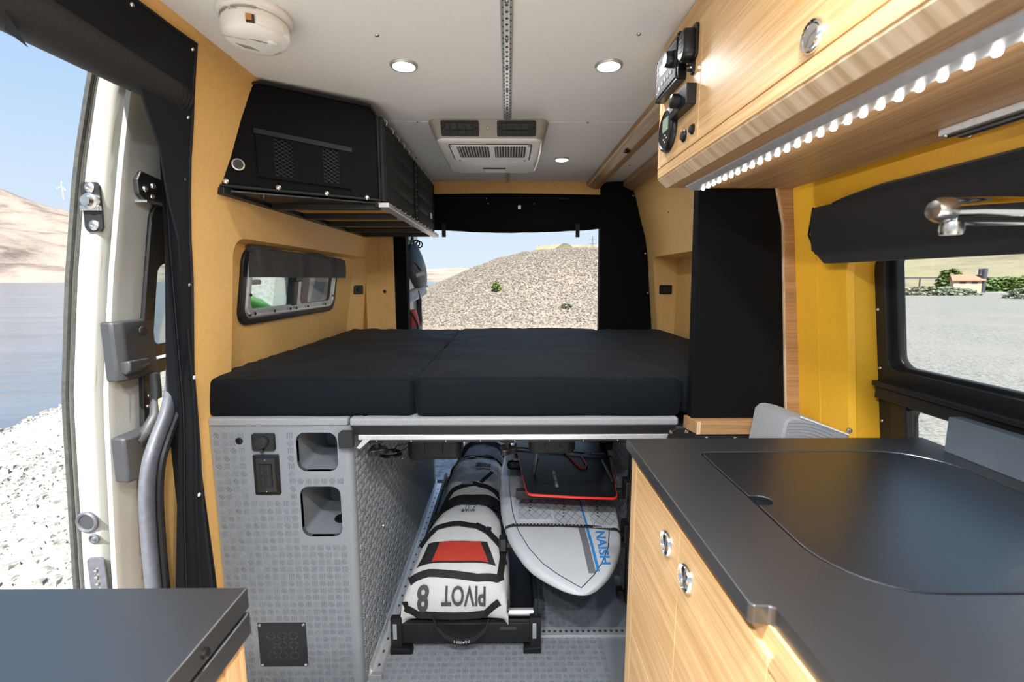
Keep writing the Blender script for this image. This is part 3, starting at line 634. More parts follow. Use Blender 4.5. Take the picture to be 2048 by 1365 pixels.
# ================================================================== CEILING THINGS
def ceiling_light(x, y, r, label, e='lens_dim'):
    t = thing('ceiling_light', label, 'light', (x, y, 1.93), 'recessed ceiling lights')
    MB().lathe([(r, 0), (r, -.003), (r*.93, -.0065), (r*.80, -.0065), (r*.74, -.004), (r*.72, .002)], (x, y, 1.93), 'Z', 36, False).build('trim_ring', 'dull_aluminium', t, True)
    MB().lathe([(r*.735, -.002), (r*.6, -.0045), (.001, -.005)], (x, y, 1.93), 'Z', 32, False).build('lens', e, t, True)
    return t
ceiling_light(-.286, 1.345, .0385, 'round recessed ceiling light beside the metal track, on the storage bag side')
ceiling_light(.278, 1.340, .0385, 'round recessed ceiling light beside the metal track, on the bamboo cabinet side')
ceiling_light(.265, 2.33, .0385, 'round recessed ceiling light behind the air conditioner, near the rear doors')
for x, y, lab in ((-.286, .12, 'added unseen fill light over the low front cabinet, on the sliding door side'), (.12, .12, 'added unseen fill light over the galley aisle, next to the metal track'), (-.286, -.40, 'added unseen fill light nearest the cab, on the sliding door side'), (.12, -.40, 'added unseen fill light nearest the cab, next to the metal track')):
    ceiling_light(x, y, .0385, lab, 'lens_added')  # unseen ceiling lights added behind the camera to brighten the interior
# logistic track with slots
def track(name, y0, y1, label, w=.0155):
    t = thing(name, label, 'track', (-.002, (y0+y1)/2, 1.93))
    x = -.002
    MB().prism([(x-w, 1.93), (x-w*.9, 1.9265), (x-w*.42, 1.922), (x-w*.30, 1.922), (x-w*.30, 1.9275), (x+w*.30, 1.9275), (x+w*.30, 1.922), (x+w*.42, 1.922), (x+w*.9, 1.9265), (x+w, 1.93)], 'Y', y0, y1).build('rail', 'aluminium', t)
    n = int((y1-y0)/.0254); b = MB()
    for k in range(n):
        yy = y0+.0127+k*.0254
        for s in (-1, 1): b.lathe([(.0022, 0), (.0022, -.0012)], (x+s*w*.55, yy, 1.9236), 'Z', 8)
        b.lathe([(.0034, 0), (.0034, -.0012)], (x, yy, 1.9278), 'Z', 8)
    b.build('slot_holes', 'filter_dark', t)['kind'] = 'stuff'
    for k in range(0, n, 6): screw(t, (x, y0+.0254+k*.0254, 1.9275), '-Z', .005)
track('airline_track', -.5, 1.755, 'long aluminium logistic track running along the ceiling centre to the air conditioner')
track('airline_track', 2.28, 2.855, 'short aluminium logistic track between air conditioner and rear header')
# smoke alarm
ax, ay = -.562, 1.105
t = thing('smoke_alarm', 'round white smoke alarm with open battery drawer on the ceiling', 'smoke alarm', (ax, ay, 1.93))
MB().lathe([(.073, 0), (.076, -.006), (.075, -.013), (.068, -.017), (.062, -.017)], (ax, ay, 1.93), 'Z', 48).build('base_plate', 'white_plastic', t, True)
MB().lathe([(.061, -.016), (.066, -.020), (.068, -.026), (.0685, -.046), (.066, -.054), (.058, -.061), (.045, -.065), (.02, -.066), (.001, -.066)], (ax, ay, 1.93), 'Z', 48).build('body', 'white_plastic', t, True)
for a0, a1, z in ((-150, -112, -.0205), (-104, -60, -.0205), (-150, -118, -.025), (-108, -92, -.025)):
    MB().loft([[(ax+r*math.cos(math.radians(a)), ay+r*math.sin(math.radians(a)), 1.93+z+dz) for r, dz in ((.060, 0), (.069, 0), (.069, .0016), (.060, .0016))] for a in range(a0, a1+1, 4)]).build('vent_slot', 'taupe_plastic', t)
MB().loft([[(ax+r*math.cos(math.radians(a)), ay+r*math.sin(math.radians(a)), 1.93+z) for r, z in ((.055, -.030), (.0735, -.030), (.0735, -.051), (.055, -.055))] for a in range(-62, -8, 6)]).build('battery_drawer', 'white_plastic', t, True, .003)
MB().loft([[(ax+r*math.cos(math.radians(a)), ay+r*math.sin(math.radians(a)), 1.93+z) for r, z in ((.055, -.034), (.0695, -.034), (.0695, -.050), (.055, -.055))] for a in (-78, -74, -70, -64)]).build('battery_slot', 'filter_dark', t)
MB().loft([[(ax+r*math.cos(math.radians(a)), ay+r*math.sin(math.radians(a)), 1.93+z) for r, z in ((.062, -.036), (.0725, -.036), (.0725, -.048), (.062, -.048))] for a in (-77, -72, -68)]).build('contact', 'copper', t)
b = MB()
for k in range(6): b.bar((ax-.040+k*.0045, ay-.012+k*.0025, 1.8638), (ax-.030+k*.0045, ay+.010+k*.0025, 1.8638), .0014, .0012)
b.build('speaker_slots', 'taupe_plastic', t)['kind'] = 'stuff'
MB().lathe([(.010, 0), (.010, -.003), (.008, -.004), (.001, -.004)], (ax+.040, ay-.010, 1.865), 'Z', 18).build('test_button', 'white_plastic', t, True)
for k in range(5): MB().bar((ax+.0+k*.004, ay-.030+k*.003, 1.8637), (ax+.018+k*.004, ay-.022+k*.003, 1.8637), .0012, .0006).build('print_line', 'grey_print', t)
for p, txt, a in (((ax-.03, ay-.037), 'SMOKE ALARM', .45), ((ax+.03, ay+.035), 'ALARM', -.4)):
    c, s = math.cos(a), math.sin(a)
    lettering(txt, .0065, lambda x, y, z, p=p, c=c, s=s: (p[0]+c*x+s*y, p[1]+s*x-c*y, 1.8637), 'grey_print', t)
# roof air conditioner
t = thing('air_conditioner', 'off-white ceiling air conditioner with two black vents and filter grilles', 'air conditioner', (-.07, 2.0, 1.93))
def acring(z, x0, x1, y0, y1, r): return [(x, y, z) for x, y in rrect(x0, x1, y0, y1, r, 6)]
MB().loft([acring(1.93, -.296, .152, 1.762, 2.37, .045), acring(1.922, -.297, .153, 1.761, 2.37, .045), acring(1.866, -.272, .130, 1.788, 2.32, .035)], True, True).build('housing', 'taupe_plastic', t, True)
MB().loft([acring(1.867, -.272, .130, 1.787, 2.32, .035), acring(1.861, -.270, .128, 1.79, 2.30, .035), acring(1.854, -.262, .120, 1.802, 2.285, .035)], True, True).build('cover', 'white_plastic', t, True)
def acf(x, s): return (x, 1.7605+(1.922-s)*.482, s)   # sloped front face
for x0, x1 in ((-.247, -.107), (-.040, .104)):
    fr = MB().holed(rrect(x0, x1, 1.873, 1.921, .006), [rrect(x0+.016, x1-.018, 1.880, 1.914, .003)], lambda x, z, d: (acf(x, z)[0], acf(x, z)[1]-.005+d, z), .01).build('vent', 'dark_plastic', t, bevel=.0015)
    MB().add([(x, acf(x, z)[1]+dy, z) for x in (x0+.012, x1-.014) for z in (1.877, 1.917) for dy in (-.0012, .001)], [(0, 1, 3, 2), (4, 6, 7, 5), (0, 4, 5, 1), (2, 3, 7, 6), (0, 2, 6, 4), (1, 5, 7, 3)]).build('vent_back', 'filter_dark', fr)
    for k in range(4):
        xx = x0+.03+k*.028; MB().bar((xx, acf(0, 1.913)[1]-.003, 1.913), (xx+.004, acf(0, 1.881)[1]-.003, 1.881), .003, .003).build('louver', 'black_plastic', fr)
    MB().bar((x0+.018, acf(0, 1.892)[1]-.003, 1.892), (x1-.02, acf(0, 1.892)[1]-.003, 1.892), .002, .004).build('louver_bar', 'black_plastic', fr)
    for xx in (x0+.008, x1-.009): screw(fr, (xx, acf(0, 1.897)[1]-.005, 1.897), '-Y', .003, 'black_plastic')
screw(t, (-.073, acf(0, 1.9)[1], 1.900), '-Y', .005, 'steel', 'knob', .005)
MB().holed(rrect(-.222, .088, 1.818, 2.04, .01), [rrect(-.197, -.072, 1.83, 2.0, .014), rrect(-.052, .072, 1.83, 2.0, .014)], lambda x, y, d: (x, y, 1.8535-d), .004).build('grille_frame', 'white_plastic', t, bevel=.0012)
MB().holed(rrect(-.227, .093, 1.813, 2.045, .012), [rrect(-.222, .088, 1.818, 2.04, .01)], lambda x, y, d: (x, y, 1.8538-d), .0012).build('grille_gap', 'filter_dark', t)
for x0, x1 in ((-.2, -.07), (-.055, .075)):
    fo = MB().box(x0, x1, 1.827, 2.003, 1.8525, 1.8537).build('filter', 'filter_dark', t)
    for k in range(12):
        xx = x0+.006+k*.0108; MB().box(xx, xx+.0055, 1.832, 1.985, 1.8515, 1.8525).build('filter_rib', 'filter_light', fo)
MB().box(-.115, -.01, 2.185, 2.195, 1.8505, 1.856).build('latch_recess', 'filter_dark', t)
MB().box(-.110, -.018, 2.195, 2.255, 1.851, 1.856).build('latch', 'white_plastic', t, bevel=.0015)
for x in (-.263, .119): MB().box(x-.0025, x+.0025, 2.07, 2.17, 1.853, 1.867).build('side_clip', 'taupe_plastic', t, bevel=.001)
for x, y in ((-.218, 1.822), (.084, 1.822), (-.205, 2.036), (.072, 2.036)): screw(t, (x, y, 1.8495), '-Z', .005, 'taupe_plastic')

# ================================================================== SOFT STORAGE UNIT (upper left)
t = thing('storage_bag', 'black quilted soft-sided storage unit hung high along the left wall', 'storage bag', (-.6, 2.1, 1.6))
BL = Vector((-.847, 1.36, 1.613)); U = Vector((.865, .502, 0)).normalized(); NRM = Vector((.502, -.865, 0)).normalized()
def ep(s, z, d=0): p = BL+U*s+NRM*d; return Vector((p.x, p.y, z))
sec = [(0, 1.614), (.477, 1.611), (.477, 1.880), (.455, 1.910), (.14, 1.918), (.105, 1.905), (.06, 1.79)]
fr_ = [ep(s, z) for s, z in sec]
def bk_(y): return [(-.862, y, 1.614), (-.434, y, 1.611), (-.434, y, 1.88), (-.456, y, 1.91), (-.752, y, 1.918), (-.765, y, 1.905), (-.80, y, 1.79)]
MB().loft([fr_, bk_(2.2), bk_(2.70)]).build('body', 'black_fabric', t, True, .008)
b = MB(); q = [ep(s, z, .002) for s, z in sec]; b.tube(q+[q[0]], .005, 6); b.build('piping', 'webbing', t, True)
# pocket on the end panel, two mesh windows
pk = [(.118, 1.648), (.386, 1.638), (.386, 1.764), (.118, 1.782)]
MB().holed(pk, [[(.163, 1.655), (.215, 1.652), (.215, 1.759), (.163, 1.766)], [(.300, 1.650), (.350, 1.648), (.350, 1.752), (.300, 1.758)]], lambda s, z, d: tuple(ep(s, z, .007-d)), .006).build('pocket', 'black_fabric', t)
MB().bar(ep(.114, 1.778, .009), ep(.39, 1.760, .009), .003, .014).build('pocket_binding', 'webbing', t)
for s0, s1, z0, z1 in ((.160, .218, 1.652, 1.768), (.297, .353, 1.648, 1.759)):
    b = MB(); n = 9
    for k in range(-n, n*2):
        for sg in (-1, 1):
            w_ = s1-s0; h_ = z1-z0; c0 = k*.0115
            P0 = [(0, c0), (w_, c0+sg*w_*.62)]
            (xa, ya), (xb_, yb) = P0
            def clip(xa, ya, xb_, yb):
                m_ = (yb-ya)/(xb_-xa); lo, hi = 0, w_
                for lim in (0, h_):
                    xx = xa+(lim-ya)/m_
                    if (lim == 0) == (m_ > 0): lo = max(lo, xx)
                    else: hi = min(hi, xx)
                return (lo, ya+m_*(lo-xa), hi, ya+m_*(hi-xa)) if hi > lo else None
            r_ = clip(xa, ya, xb_, yb)
            if r_: b.bar(ep(s0+r_[0], z0+r_[1], .004), ep(s0+r_[2], z0+r_[3], .004), .0013, .0013)
    ob = b.build('mesh_window', 'dark_plastic', t); ob['kind'] = 'stuff'
for s, z in ((.034, 1.626), (.170, 1.622), (.308, 1.617), (.434, 1.615)):
    p = ep(s, z, .002); bb = MB(); bb.add([], [])
    rg = []
    for r, d in ((.008, 0), (.008, .003), (.0055, .0055), (.001, .006)):
        rg.append([tuple(p+U*(r*math.cos(a))+Vector((0, 0, 1))*(r*math.sin(a))+NRM*d) for a in [2*PI*k/12 for k in range(12)]])
    bb.loft(rg).build('snap', 'steel', t, True)
p = ep(.068, 1.677, .002)
MB().loft([[tuple(p+U*(r*math.cos(a))+Vector((0, 0, 1))*(r*math.sin(a))+NRM*d) for a in [2*PI*k/24 for k in range(24)]] for r, d in ((.017, 0), (.017, .003), (.013, .004), (.011, .001))], True, False).build('grommet', 'steel', t, True)
MB().loft([[tuple(p+U*(r*math.cos(a))+Vector((0, 0, 1))*(r*math.sin(a))+NRM*.0012) for a in [2*PI*k/20 for k in range(20)]] for r in (.0115, .001)], True, False).build('grommet_hole', 'filter_dark', t)
# quilted roll-up doors on the aisle side
for y0, y1 in ((1.655, 2.155), (2.215, 2.69)):
    def qd(u, v, y0=y0, y1=y1):
        z = 1.612+.268*u; k = (u*4) % 1 if u < 1 else 1
        return (-.431+.010*abs(math.sin(PI*u*4))**.45*(1-abs(2*v-1)**8)+.0012*mn.noise(Vector((v*9, u*22, y0))), y0+(y1-y0)*v, z)
    dr = MB().grid(qd, 32, 16).build('quilted_door', 'quilt', t, True)
    MB().tube([(-.427, y0, 1.612), (-.427, y0, 1.878), (-.427, y1, 1.878), (-.427, y1, 1.612), (-.427, y0, 1.612)], .004, 6).build('edge_binding', 'webbing', dr)
    for k in range(6):
        yy = y0+.02+k*(y1-y0-.04)/5; MB().tube([(-.424, yy, 1.875), (-.421, yy+.003, 1.888), (-.432, yy+.006, 1.898)], .0018, 5).build('lacing', 'offwhite_print', dr)
        MB().tube([(-.424, yy, 1.618), (-.420, yy+.004, 1.608), (-.428, yy+.006, 1.600)], .0018, 5).build('lacing', 'black_plastic', dr)
MB().box(-.433, -.424, 2.168, 2.202, 1.61, 1.885).build('centre_strap', 'webbing', t, bevel=.002)
for k in range(8): screw(t, (-.424, 2.185, 1.63+k*.032), 'X', .0045, 'steel', 'snap', .002)
MB().box(-.433, -.421, 1.612, 1.640, 1.61, 1.885).build('corner_strap', 'webbing', t, bevel=.002)
MB().box(-.420, -.418, 2.535, 2.585, 1.672, 1.702).build('maker_tag', 'offwhite_print', t)
# rack frame underneath
MB().add([(-.845, 1.625, 1.6055), (-.44, 1.625, 1.6055), (-.44, 2.70, 1.6055), (-.85, 2.70, 1.6055)]+[(-.845, 1.625, 1.6105), (-.44, 1.625, 1.6105), (-.44, 2.70, 1.6105), (-.85, 2.70, 1.6105)], [(0, 1, 2, 3), (7, 6, 5, 4), (0, 4, 5, 1), (1, 5, 6, 2), (2, 6, 7, 3), (3, 7, 4, 0)]).build('floor_board', 'tan_vinyl', t)
rk = MB().box(-.442, -.405, 1.60, 2.72, 1.588, 1.604).build('front_rail', 'dull_aluminium', t, bevel=.002)
for k in range(12): MB().tube([(-.405, 1.66+k*.085, 1.598), (-.400, 1.675+k*.085, 1.604), (-.405, 1.69+k*.085, 1.598)], .002, 5).build('lacing_hook', 'steel', rk)
MB().prism([(1.36, 1.588), (2.72, 1.588), (2.72, 1.608), (1.36, 1.608)], 'X', -.845, -.815).build('wall_rail', 'black_metal', t, bevel=.002)
for y in (1.62, 1.87, 2.12, 2.37, 2.62): MB().box(-.815, -.442, y, y+.03, 1.584, 1.604).build('slat', 'black_metal', t, bevel=.002)
MB().prism([(-.845, 1.376), (-.445, 1.604), (-.445, 1.63), (-.845, 1.63)], 'Z', 1.600, 1.6045).build('corner_plate', 'black_metal', t)
for x, y in ((-.745, 1.44), (-.447, 1.60)): MB().lathe([(.008, 0), (.008, -.012), (.005, -.014)], (x, y, 1.60), 'Z', 10).build('bumper', 'black_plastic', t)

# ================================================================== WOOD BEAMS ON CEILING, RIGHT REAR
t = thing('ceiling_beam', 'bamboo beam running under the ceiling from wall cabinet to rear doors', 'beam', (.51, 2.0, 1.9))
MB().prism([(.478, 1.929), (.478, 1.905), (.520, 1.888), (.552, 1.888), (.552, 1.929)], 'Y', 1.26, 2.855).build('beam', 'bamboo_dark_shade_y', t, bevel=.0015)
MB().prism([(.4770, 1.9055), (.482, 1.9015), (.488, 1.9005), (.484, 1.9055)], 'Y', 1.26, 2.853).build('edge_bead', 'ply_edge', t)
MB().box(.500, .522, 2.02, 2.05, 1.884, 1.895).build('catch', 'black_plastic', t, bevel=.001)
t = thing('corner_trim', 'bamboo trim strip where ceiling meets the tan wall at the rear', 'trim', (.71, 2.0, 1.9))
MB().prism([(.690, 1.929), (.690, 1.895), (.742, 1.868), (.752, 1.885), (.735, 1.929)], 'Y', 1.26, 2.835).build('strip', 'bamboo_dark_shade_y', t, bevel=.0015)

# ================================================================== OVERHEAD CABINET (right)
FX = .398; YB = 1.255; CZ = 1.587
t = thing('overhead_cabinet', 'long bamboo overhead cabinet on the right wall above the counter', 'cabinet', (.6, .4, 1.6))
MB().prism([(.412, CZ+.018), (.412, 1.929), (.72, 1.929), (.745, 1.70), (.768, CZ+.018)], 'Y', -.5, YB-.004).build('carcass', 'bamboo_dark_shade_y', t)
MB().prism([(.403, CZ+.022), (.403, CZ+.018), (.424, CZ), (.765, CZ), (.765, CZ+.018)], 'Y', -.5, YB).build('bottom_board', 'bamboo_dark_shade_y', t)
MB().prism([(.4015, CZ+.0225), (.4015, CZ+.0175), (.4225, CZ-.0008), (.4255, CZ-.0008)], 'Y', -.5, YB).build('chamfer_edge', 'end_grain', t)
MB().box(FX, .413, -.5, YB, CZ+.022, 1.632).build('bottom_rail', 'bamboo_y', t, bevel=.0008)
MB().box(FX-.0005, .413, 1.238, YB+.001, 1.633, 1.928).build('end_stile', 'bamboo_z', t, bevel=.0008)
cpn = MB().box(FX, .413, 1.0015, 1.2365, 1.6345, 1.928).build('control_panel', 'bamboo_y', t, bevel=.0008)
for y0, y1, ky in ((.10, 1.0, .635), (-.5, .0985, -.2)):
    d_ = MB().box(FX, .413, y0, y1, 1.6345, 1.928).build('door', 'bamboo_y', t, bevel=.0008)
    MB().lathe([(.021, 0), (.021, -.004), (.019, -.007), (.0185, -.004), (.0155, -.004), (.014, -.006), (.001, -.007)], (FX, ky, 1.658), 'X', 28).build('knob', 'chrome', d_, True)
# LED strip under it
t = thing('led_strip_light', 'aluminium strip light with a row of clear LED dots under the overhead cabinet', 'light', (.49, .4, CZ))
MB().prism([(.462, CZ), (.462, CZ-.004), (.475, CZ-.012), (.500, CZ-.012), (.506, CZ-.004), (.506, CZ)], 'Y', -.85, 1.225).build('channel', 'aluminium', t, bevel=.001)
for k in range(70): MB().lathe([(.0046, 0), (.0044, -.004), (.003, -.0065), (.001, -.007)], (.501, 1.205-k*.0295, CZ-.0085), 'Z', 8).build('led', 'led_dot', t, True)
# flat lamp farther in
t = thing('cabinet_lamp', 'flat aluminium lamp bar under the overhead cabinet next to the window shade', 'light', (.735, .4, CZ))
MB().box(.702, .752, -.3, .775, CZ-.012, CZ).build('housing', 'dull_aluminium', t, bevel=.0015)
for x in (.714, .737): MB().box(x-.004, x+.004, -.3, .772, CZ-.0135, CZ-.0118).build('groove', 'dark_plastic', t)
for x in (.707, .746): screw(t, (x, .766, CZ-.012), '-Z', .003)
# control devices on the panel
def dev(name, label, cat, y, z): return thing(name, label, cat, (FX, y, z))
t = dev('control_monitor', 'rectangular black control monitor with display, knob and round keys on cabinet end panel', 'control panel', 1.155, 1.838)
MB().prism(rrect(1.080, 1.232, 1.788, 1.888, .004), 'X', FX-.020, FX).build('bezel', 'black_plastic', t, bevel=.002)
MB().prism(rrect(1.088, 1.224, 1.796, 1.880, .003), 'X', FX-.0225, FX-.020).build('face', 'dark_plastic', t, bevel=.001)
MB().box(FX-.0235, FX-.022, 1.148, 1.200, 1.835, 1.862).build('display', 'screen', t)
MB().lathe([(.017, -.022), (.017, -.034), (.014, -.038), (.001, -.038)], (FX, 1.118, 1.845), 'X', 22).build('dial', 'black_plastic', t, True)
for k in range(5): MB().lathe([(.0055, -.0222), (.005, -.0245), (.001, -.0248)], (FX, 1.195-k*.0195, 1.817-(.0 if k else .006)), 'X', 12).build('key', 'bag_label', t, True)
for k in range(4): MB().lathe([(.003, -.0222), (.003, -.0238)], (FX, 1.214, 1.825+k*.012), 'X', 8).build('indicator', 'grey_print', t)
for z in (1.806, 1.873): MB().box(FX-.0232, FX-.022, 1.094, 1.218, z-.0006, z+.0006).build('face_line', 'offwhite_print', t)
for y, z in ((1.085, 1.793), (1.227, 1.793), (1.085, 1.883), (1.227, 1.883)): screw(t, (FX-.02, y, z), '-X', .003, 'black_plastic')
t = dev('breaker_switch', 'black oval rocker switch plate at the top of the cabinet end panel', 'switch', 1.048, 1.842)
MB().prism(rrect(1.018, 1.076, 1.806, 1.878, .012), 'X', FX-.006, FX).build('plate', 'black_plastic', t, bevel=.0015)
MB().loft([[(FX-.006-dx, 1.049+y*sc, 1.842+z*sc) for y, z in rrect(-.020, .020, -.034, .034, .019, 6)] for dx, sc in ((0, 1), (.016, .97), (.021, .8))]).build('rocker', 'black_plastic', t, True)
for k in range(3): MB().box(FX-.0285, FX-.026, 1.044, 1.056, 1.828+k*.011, 1.8295+k*.011).build('mark', 'bag_label', t)
t = dev('toggle_switch', 'small black double toggle between the monitor and the dial box', 'switch', 1.040, 1.795)
MB().loft([[(FX-dx, 1.040+y*sc, 1.795+z*sc) for y, z in rrect(-.009, .009, -.016, .016, .0088, 5)] for dx, sc in ((0, 1), (.005, .95), (.006, .8))]).build('plate', 'black_plastic', t, True)
for z in (1.789, 1.801): MB().lathe([(.004, -.005), (.003, -.014), (.001, -.015)], (FX, 1.040, z), 'X', 8).build('toggle', 'black_plastic', t, True)
t = dev('dial_control', 'black box control with round dial and small display on cabinet end panel', 'control', 1.07, 1.735)
MB().prism(rrect(1.017, 1.122, 1.713, 1.756, .003), 'X', FX-.022, FX).build('box', 'black_plastic', t, bevel=.0015)
MB().lathe([(.015, -.022), (.0145, -.036), (.012, -.038), (.001, -.038)], (FX, 1.066, 1.736), 'X', 22).build('dial', 'black_plastic', t, True)
MB().box(FX-.0232, FX-.0218, 1.092, 1.116, 1.726, 1.748).build('display', 'grey_print', t)
t = dev('round_display', 'round black display gauge with four-way keys at the foot of the cabinet end panel', 'gauge', 1.174, 1.710)
MB().lathe([(.052, 0), (.052, -.006), (.049, -.011), (.044, -.013), (.042, -.011), (.001, -.011)], (FX, 1.174, 1.708), 'X', 40).build('bezel', 'black_plastic', t, True)
MB().box(FX-.0125, FX-.0105, 1.156, 1.192, 1.706, 1.736).build('display', 'screen', t)
for dy, dz in ((0, .008), (0, -.008), (.010, 0), (-.010, 0)): MB().box(FX-.0125, FX-.0105, 1.174+dy-.0025, 1.174+dy+.0025, 1.688+dz-.0015, 1.688+dz+.0015).build('key', 'offwhite_print', t)
for y, r, lab in ((1.074, .0135, 'larger black push button beside the round display'), (1.027, .011, 'smaller black push button next to the cabinet door seam')):
    t = dev('push_button', lab, 'button', y, 1.665)
    MB().lathe([(r, 0), (r, -.003), (r*.8, -.005)], (FX, y, 1.665), 'X', 20).build('ring', 'black_plastic', t, True)
    MB().lathe([(r*.7, -.003), (r*.65, -.008), (.001, -.009)], (FX, y, 1.665), 'X', 18).build('cap', 'dark_plastic', t, True)

# ================================================================== TALL CLOSET PANEL (right)
t = thing('closet_partition', 'tall black fabric closet partition with bamboo edge beside the bed', 'partition', (.7, 1.35, .93))
zc = [.926, 1.0, 1.1, 1.2, 1.3, 1.4, 1.5, 1.6, 1.7, 1.8, 1.925]
def xe(z): return xw(z)-.062-max(0, z-1.5)*.09
MB().loft([[(.557-(z-.926)*.021, 1.337, z), (xe(z), 1.337, z), (xe(z), 1.372, z), (.557-(z-.926)*.021, 1.372, z)] for z in zc]).build('fabric_panel', 'black_fabric', t, False, .003)
MB().loft([[(xe(z)+.001, 1.334, z), (xe(z)+.006, 1.334, z), (xe(z)+.006, 1.372, z), (xe(z)+.001, 1.372, z)] for z in zc]).build('edge_ply', 'ply_edge', t)
MB().loft([[(xe(z)+.0065, 1.332, z), (xw(z)-.002, 1.332, z), (xw(z)-.002, 1.372, z), (xe(z)+.0065, 1.372, z)] for z in zc]).build('edge_board', 'bamboo_dark_shade_x', t, bevel=.001)
MB().prism([(.548, 1.372), (.562, 1.302), (.860, 1.302), (.860, 1.372)], 'Z', .886, .9255).build('base_board', 'bamboo_dark_shade_x', t, bevel=.001)
MB().box(.5615, .572, 1.3012, 1.303, .8865, .925).build('base_corner', 'ply_edge', t)
t = thing('fabric_wedge', 'light grey ribbed fabric cover sloping down to the galley wall behind the counter', 'cover', (.8, 1.15, .85))
b = MB().loft([[(x, y, z) for x, z in ((.700, .85), (.716, .975), (.728, .990), (.745, .991), (.775, .984), (.885, .943), (.885, .85))] for y in (1.13, 1.14, 1.28)])
b.build('cover', 'seat_cloth', t, True, .006)
MB().bar((.755, 1.131, .993), (.885, 1.131, .9445), .004, .004).build('piping', 'offwhite_print', t)
for k in range(14):
    zb = .978-k*.0085; MB().tube([(.722+j*.012, 1.1292, zb-max(0, (j-3))**1.6*.0011*(1+k*.05)) for j in range(11)], .0011, 4).build('rib', 'seat_cloth', t)
screw(t, (.884, 1.131, .957), '-Y', .007, 'steel', 'stud', .006)

# ================================================================== KITCHEN (right)
CT = .995
t = thing('kitchen_cabinet', 'bamboo galley cabinet with chrome-knobbed fronts under the black counter', 'cabinet', (.6, .3, 0))
MB().box(.300, .90, -.8, .963, .03, .960).build('carcass', 'bamboo_z', t)
MB().box(.276, .300, .9315, .965, .03, .972).build('end_stile', 'bamboo_z', t, bevel=.0008)
MB().box(.283, .300, -.8, .93, .947, .972).build('top_rail', 'bamboo_y', t)
for (y0, y1, ky, kz) in ((.681, .930, .730, .893), (.432, .6795, .643, .889)):
    d_ = MB().box(.276, .298, y0, y1, .562, .946).build('front', 'bamboo_y', t, bevel=.0008)
    MB().lathe([(.022, 0), (.022, -.004), (.020, -.0075), (.0195, -.0045), (.0165, -.0045), (.014, -.0065), (.001, -.0075)], (.276, ky, kz), 'X', 28).build('knob', 'chrome', d_, True)
MB().box(.276, .298, -.8, .4305, .562, .930).build('front', 'bamboo_y', t, bevel=.0008)
for y0, y1 in ((.432, .930), (-.8, .4305)): MB().box(.276, .298, y0, y1, .08, .5595).build('front', 'bamboo_y', t, bevel=.0008)
MB().prism([(.276, .931), (.276, .935), (.290, .9705), (.300, .9705), (.300, .931)], 'Y', -.8, .43).build('finger_rail', 'bamboo_dark_shade_y', t)
t = thing('countertop', 'black laminate galley countertop with a stepped front edge', 'countertop', (.6, .3, CT))
lid_out = []
def corner(cx, cy, r, a0, n=10): return [(cx+r*math.cos(math.radians(a0+90*k/n)), cy+r*math.sin(math.radians(a0+90*k/n))) for k in range(n+1)]
lid = corner(.75, .787, .10, 0)+corner(.412, .867, .020, 90)+corner(.490, .565, .10, 180)+corner(.75, .565, .10, 270)
cx_, cy_ = .62, .67
lid_hole = [(x+(.0025 if x > cx_ else -.0025), y+(.0025 if y > cy_ else -.0025)) for x, y in lid]
outer = [(.262, .97), (.262, .452), (.266, .447), (.283, .446), (.287, .442), (.287, -.8), (.925, -.8), (.925, .97)]
MB().holed(outer, [lid_hole], lambda x, y, d: (x, y, CT-d), .023).build('slab', 'laminate', t, bevel=.0018)
MB().box(.35, .90, .42, .93, CT-.026, CT-.0235).build('well', 'filter_dark', t)
MB().box(.895, .924, -.8, .888, CT, 1.068).build('backsplash', 'backsplash', t, bevel=.0015)
t = thing('sink_cover', 'black drop-in cover lid with a finger notch set in the counter', 'cover', (.6, .66, CT))
k0 = [i for i, p in enumerate(lid) if abs(p[0]-.392) < .001]
notch = [(.392, .700), (.407, .700), (.416, .697), (.421, .688), (.421, .680), (.416, .671), (.407, .668), (.392, .668)]
i0 = 21  # after the far-left corner arc (22 points so far)
lidn = lid[:22]+notch+lid[22:]
MB().prism(lidn, 'Z', CT-.020, CT-.0005).build('lid', 'laminate_lid', t, bevel=.0015)
# chrome folding tap reaching over the counter
t = thing('faucet', 'chrome folding tap with a slim horizontal spout over the counter', 'faucet', (.80, .60, CT))
MB().tube([(.574, .617, 1.436), (.62, .617, 1.438), (.80, .612, 1.440)], [.0155, .0155, .015], 14).build('spout', 'chrome', t, True)
MB().lathe([(.001, -.012), (.012, -.010), (.0165, -.002), (.0165, .012)], (.574, .617, 1.436), 'X', 18).build('spout_tip', 'steel', t, True)
MB().loft([[(x, .617+y, 1.424+z) for y, z in ((-.011, -.008), (.011, -.008), (.011, .006), (-.011, .006))] for x in (.585, .62, .70, .80)]).build('lower_arm', 'chrome', t, True, .003)
MB().lathe([(.013, 0), (.014, -.010), (.012, -.016), (.009, -.016)], (.592, .617, 1.420), 'Z', 18).build('aerator', 'steel', t, True)
MB().tube([(.80, .612, CT), (.80, .612, 1.30), (.80, .612, 1.455)], [.02, .016, .017], 16).build('riser', 'chrome', t, True)
MB().lathe([(.032, 0), (.032, .006), (.024, .012), (.02, .02)], (.80, .612, CT), 'Z', 24).build('base', 'chrome', t, True)

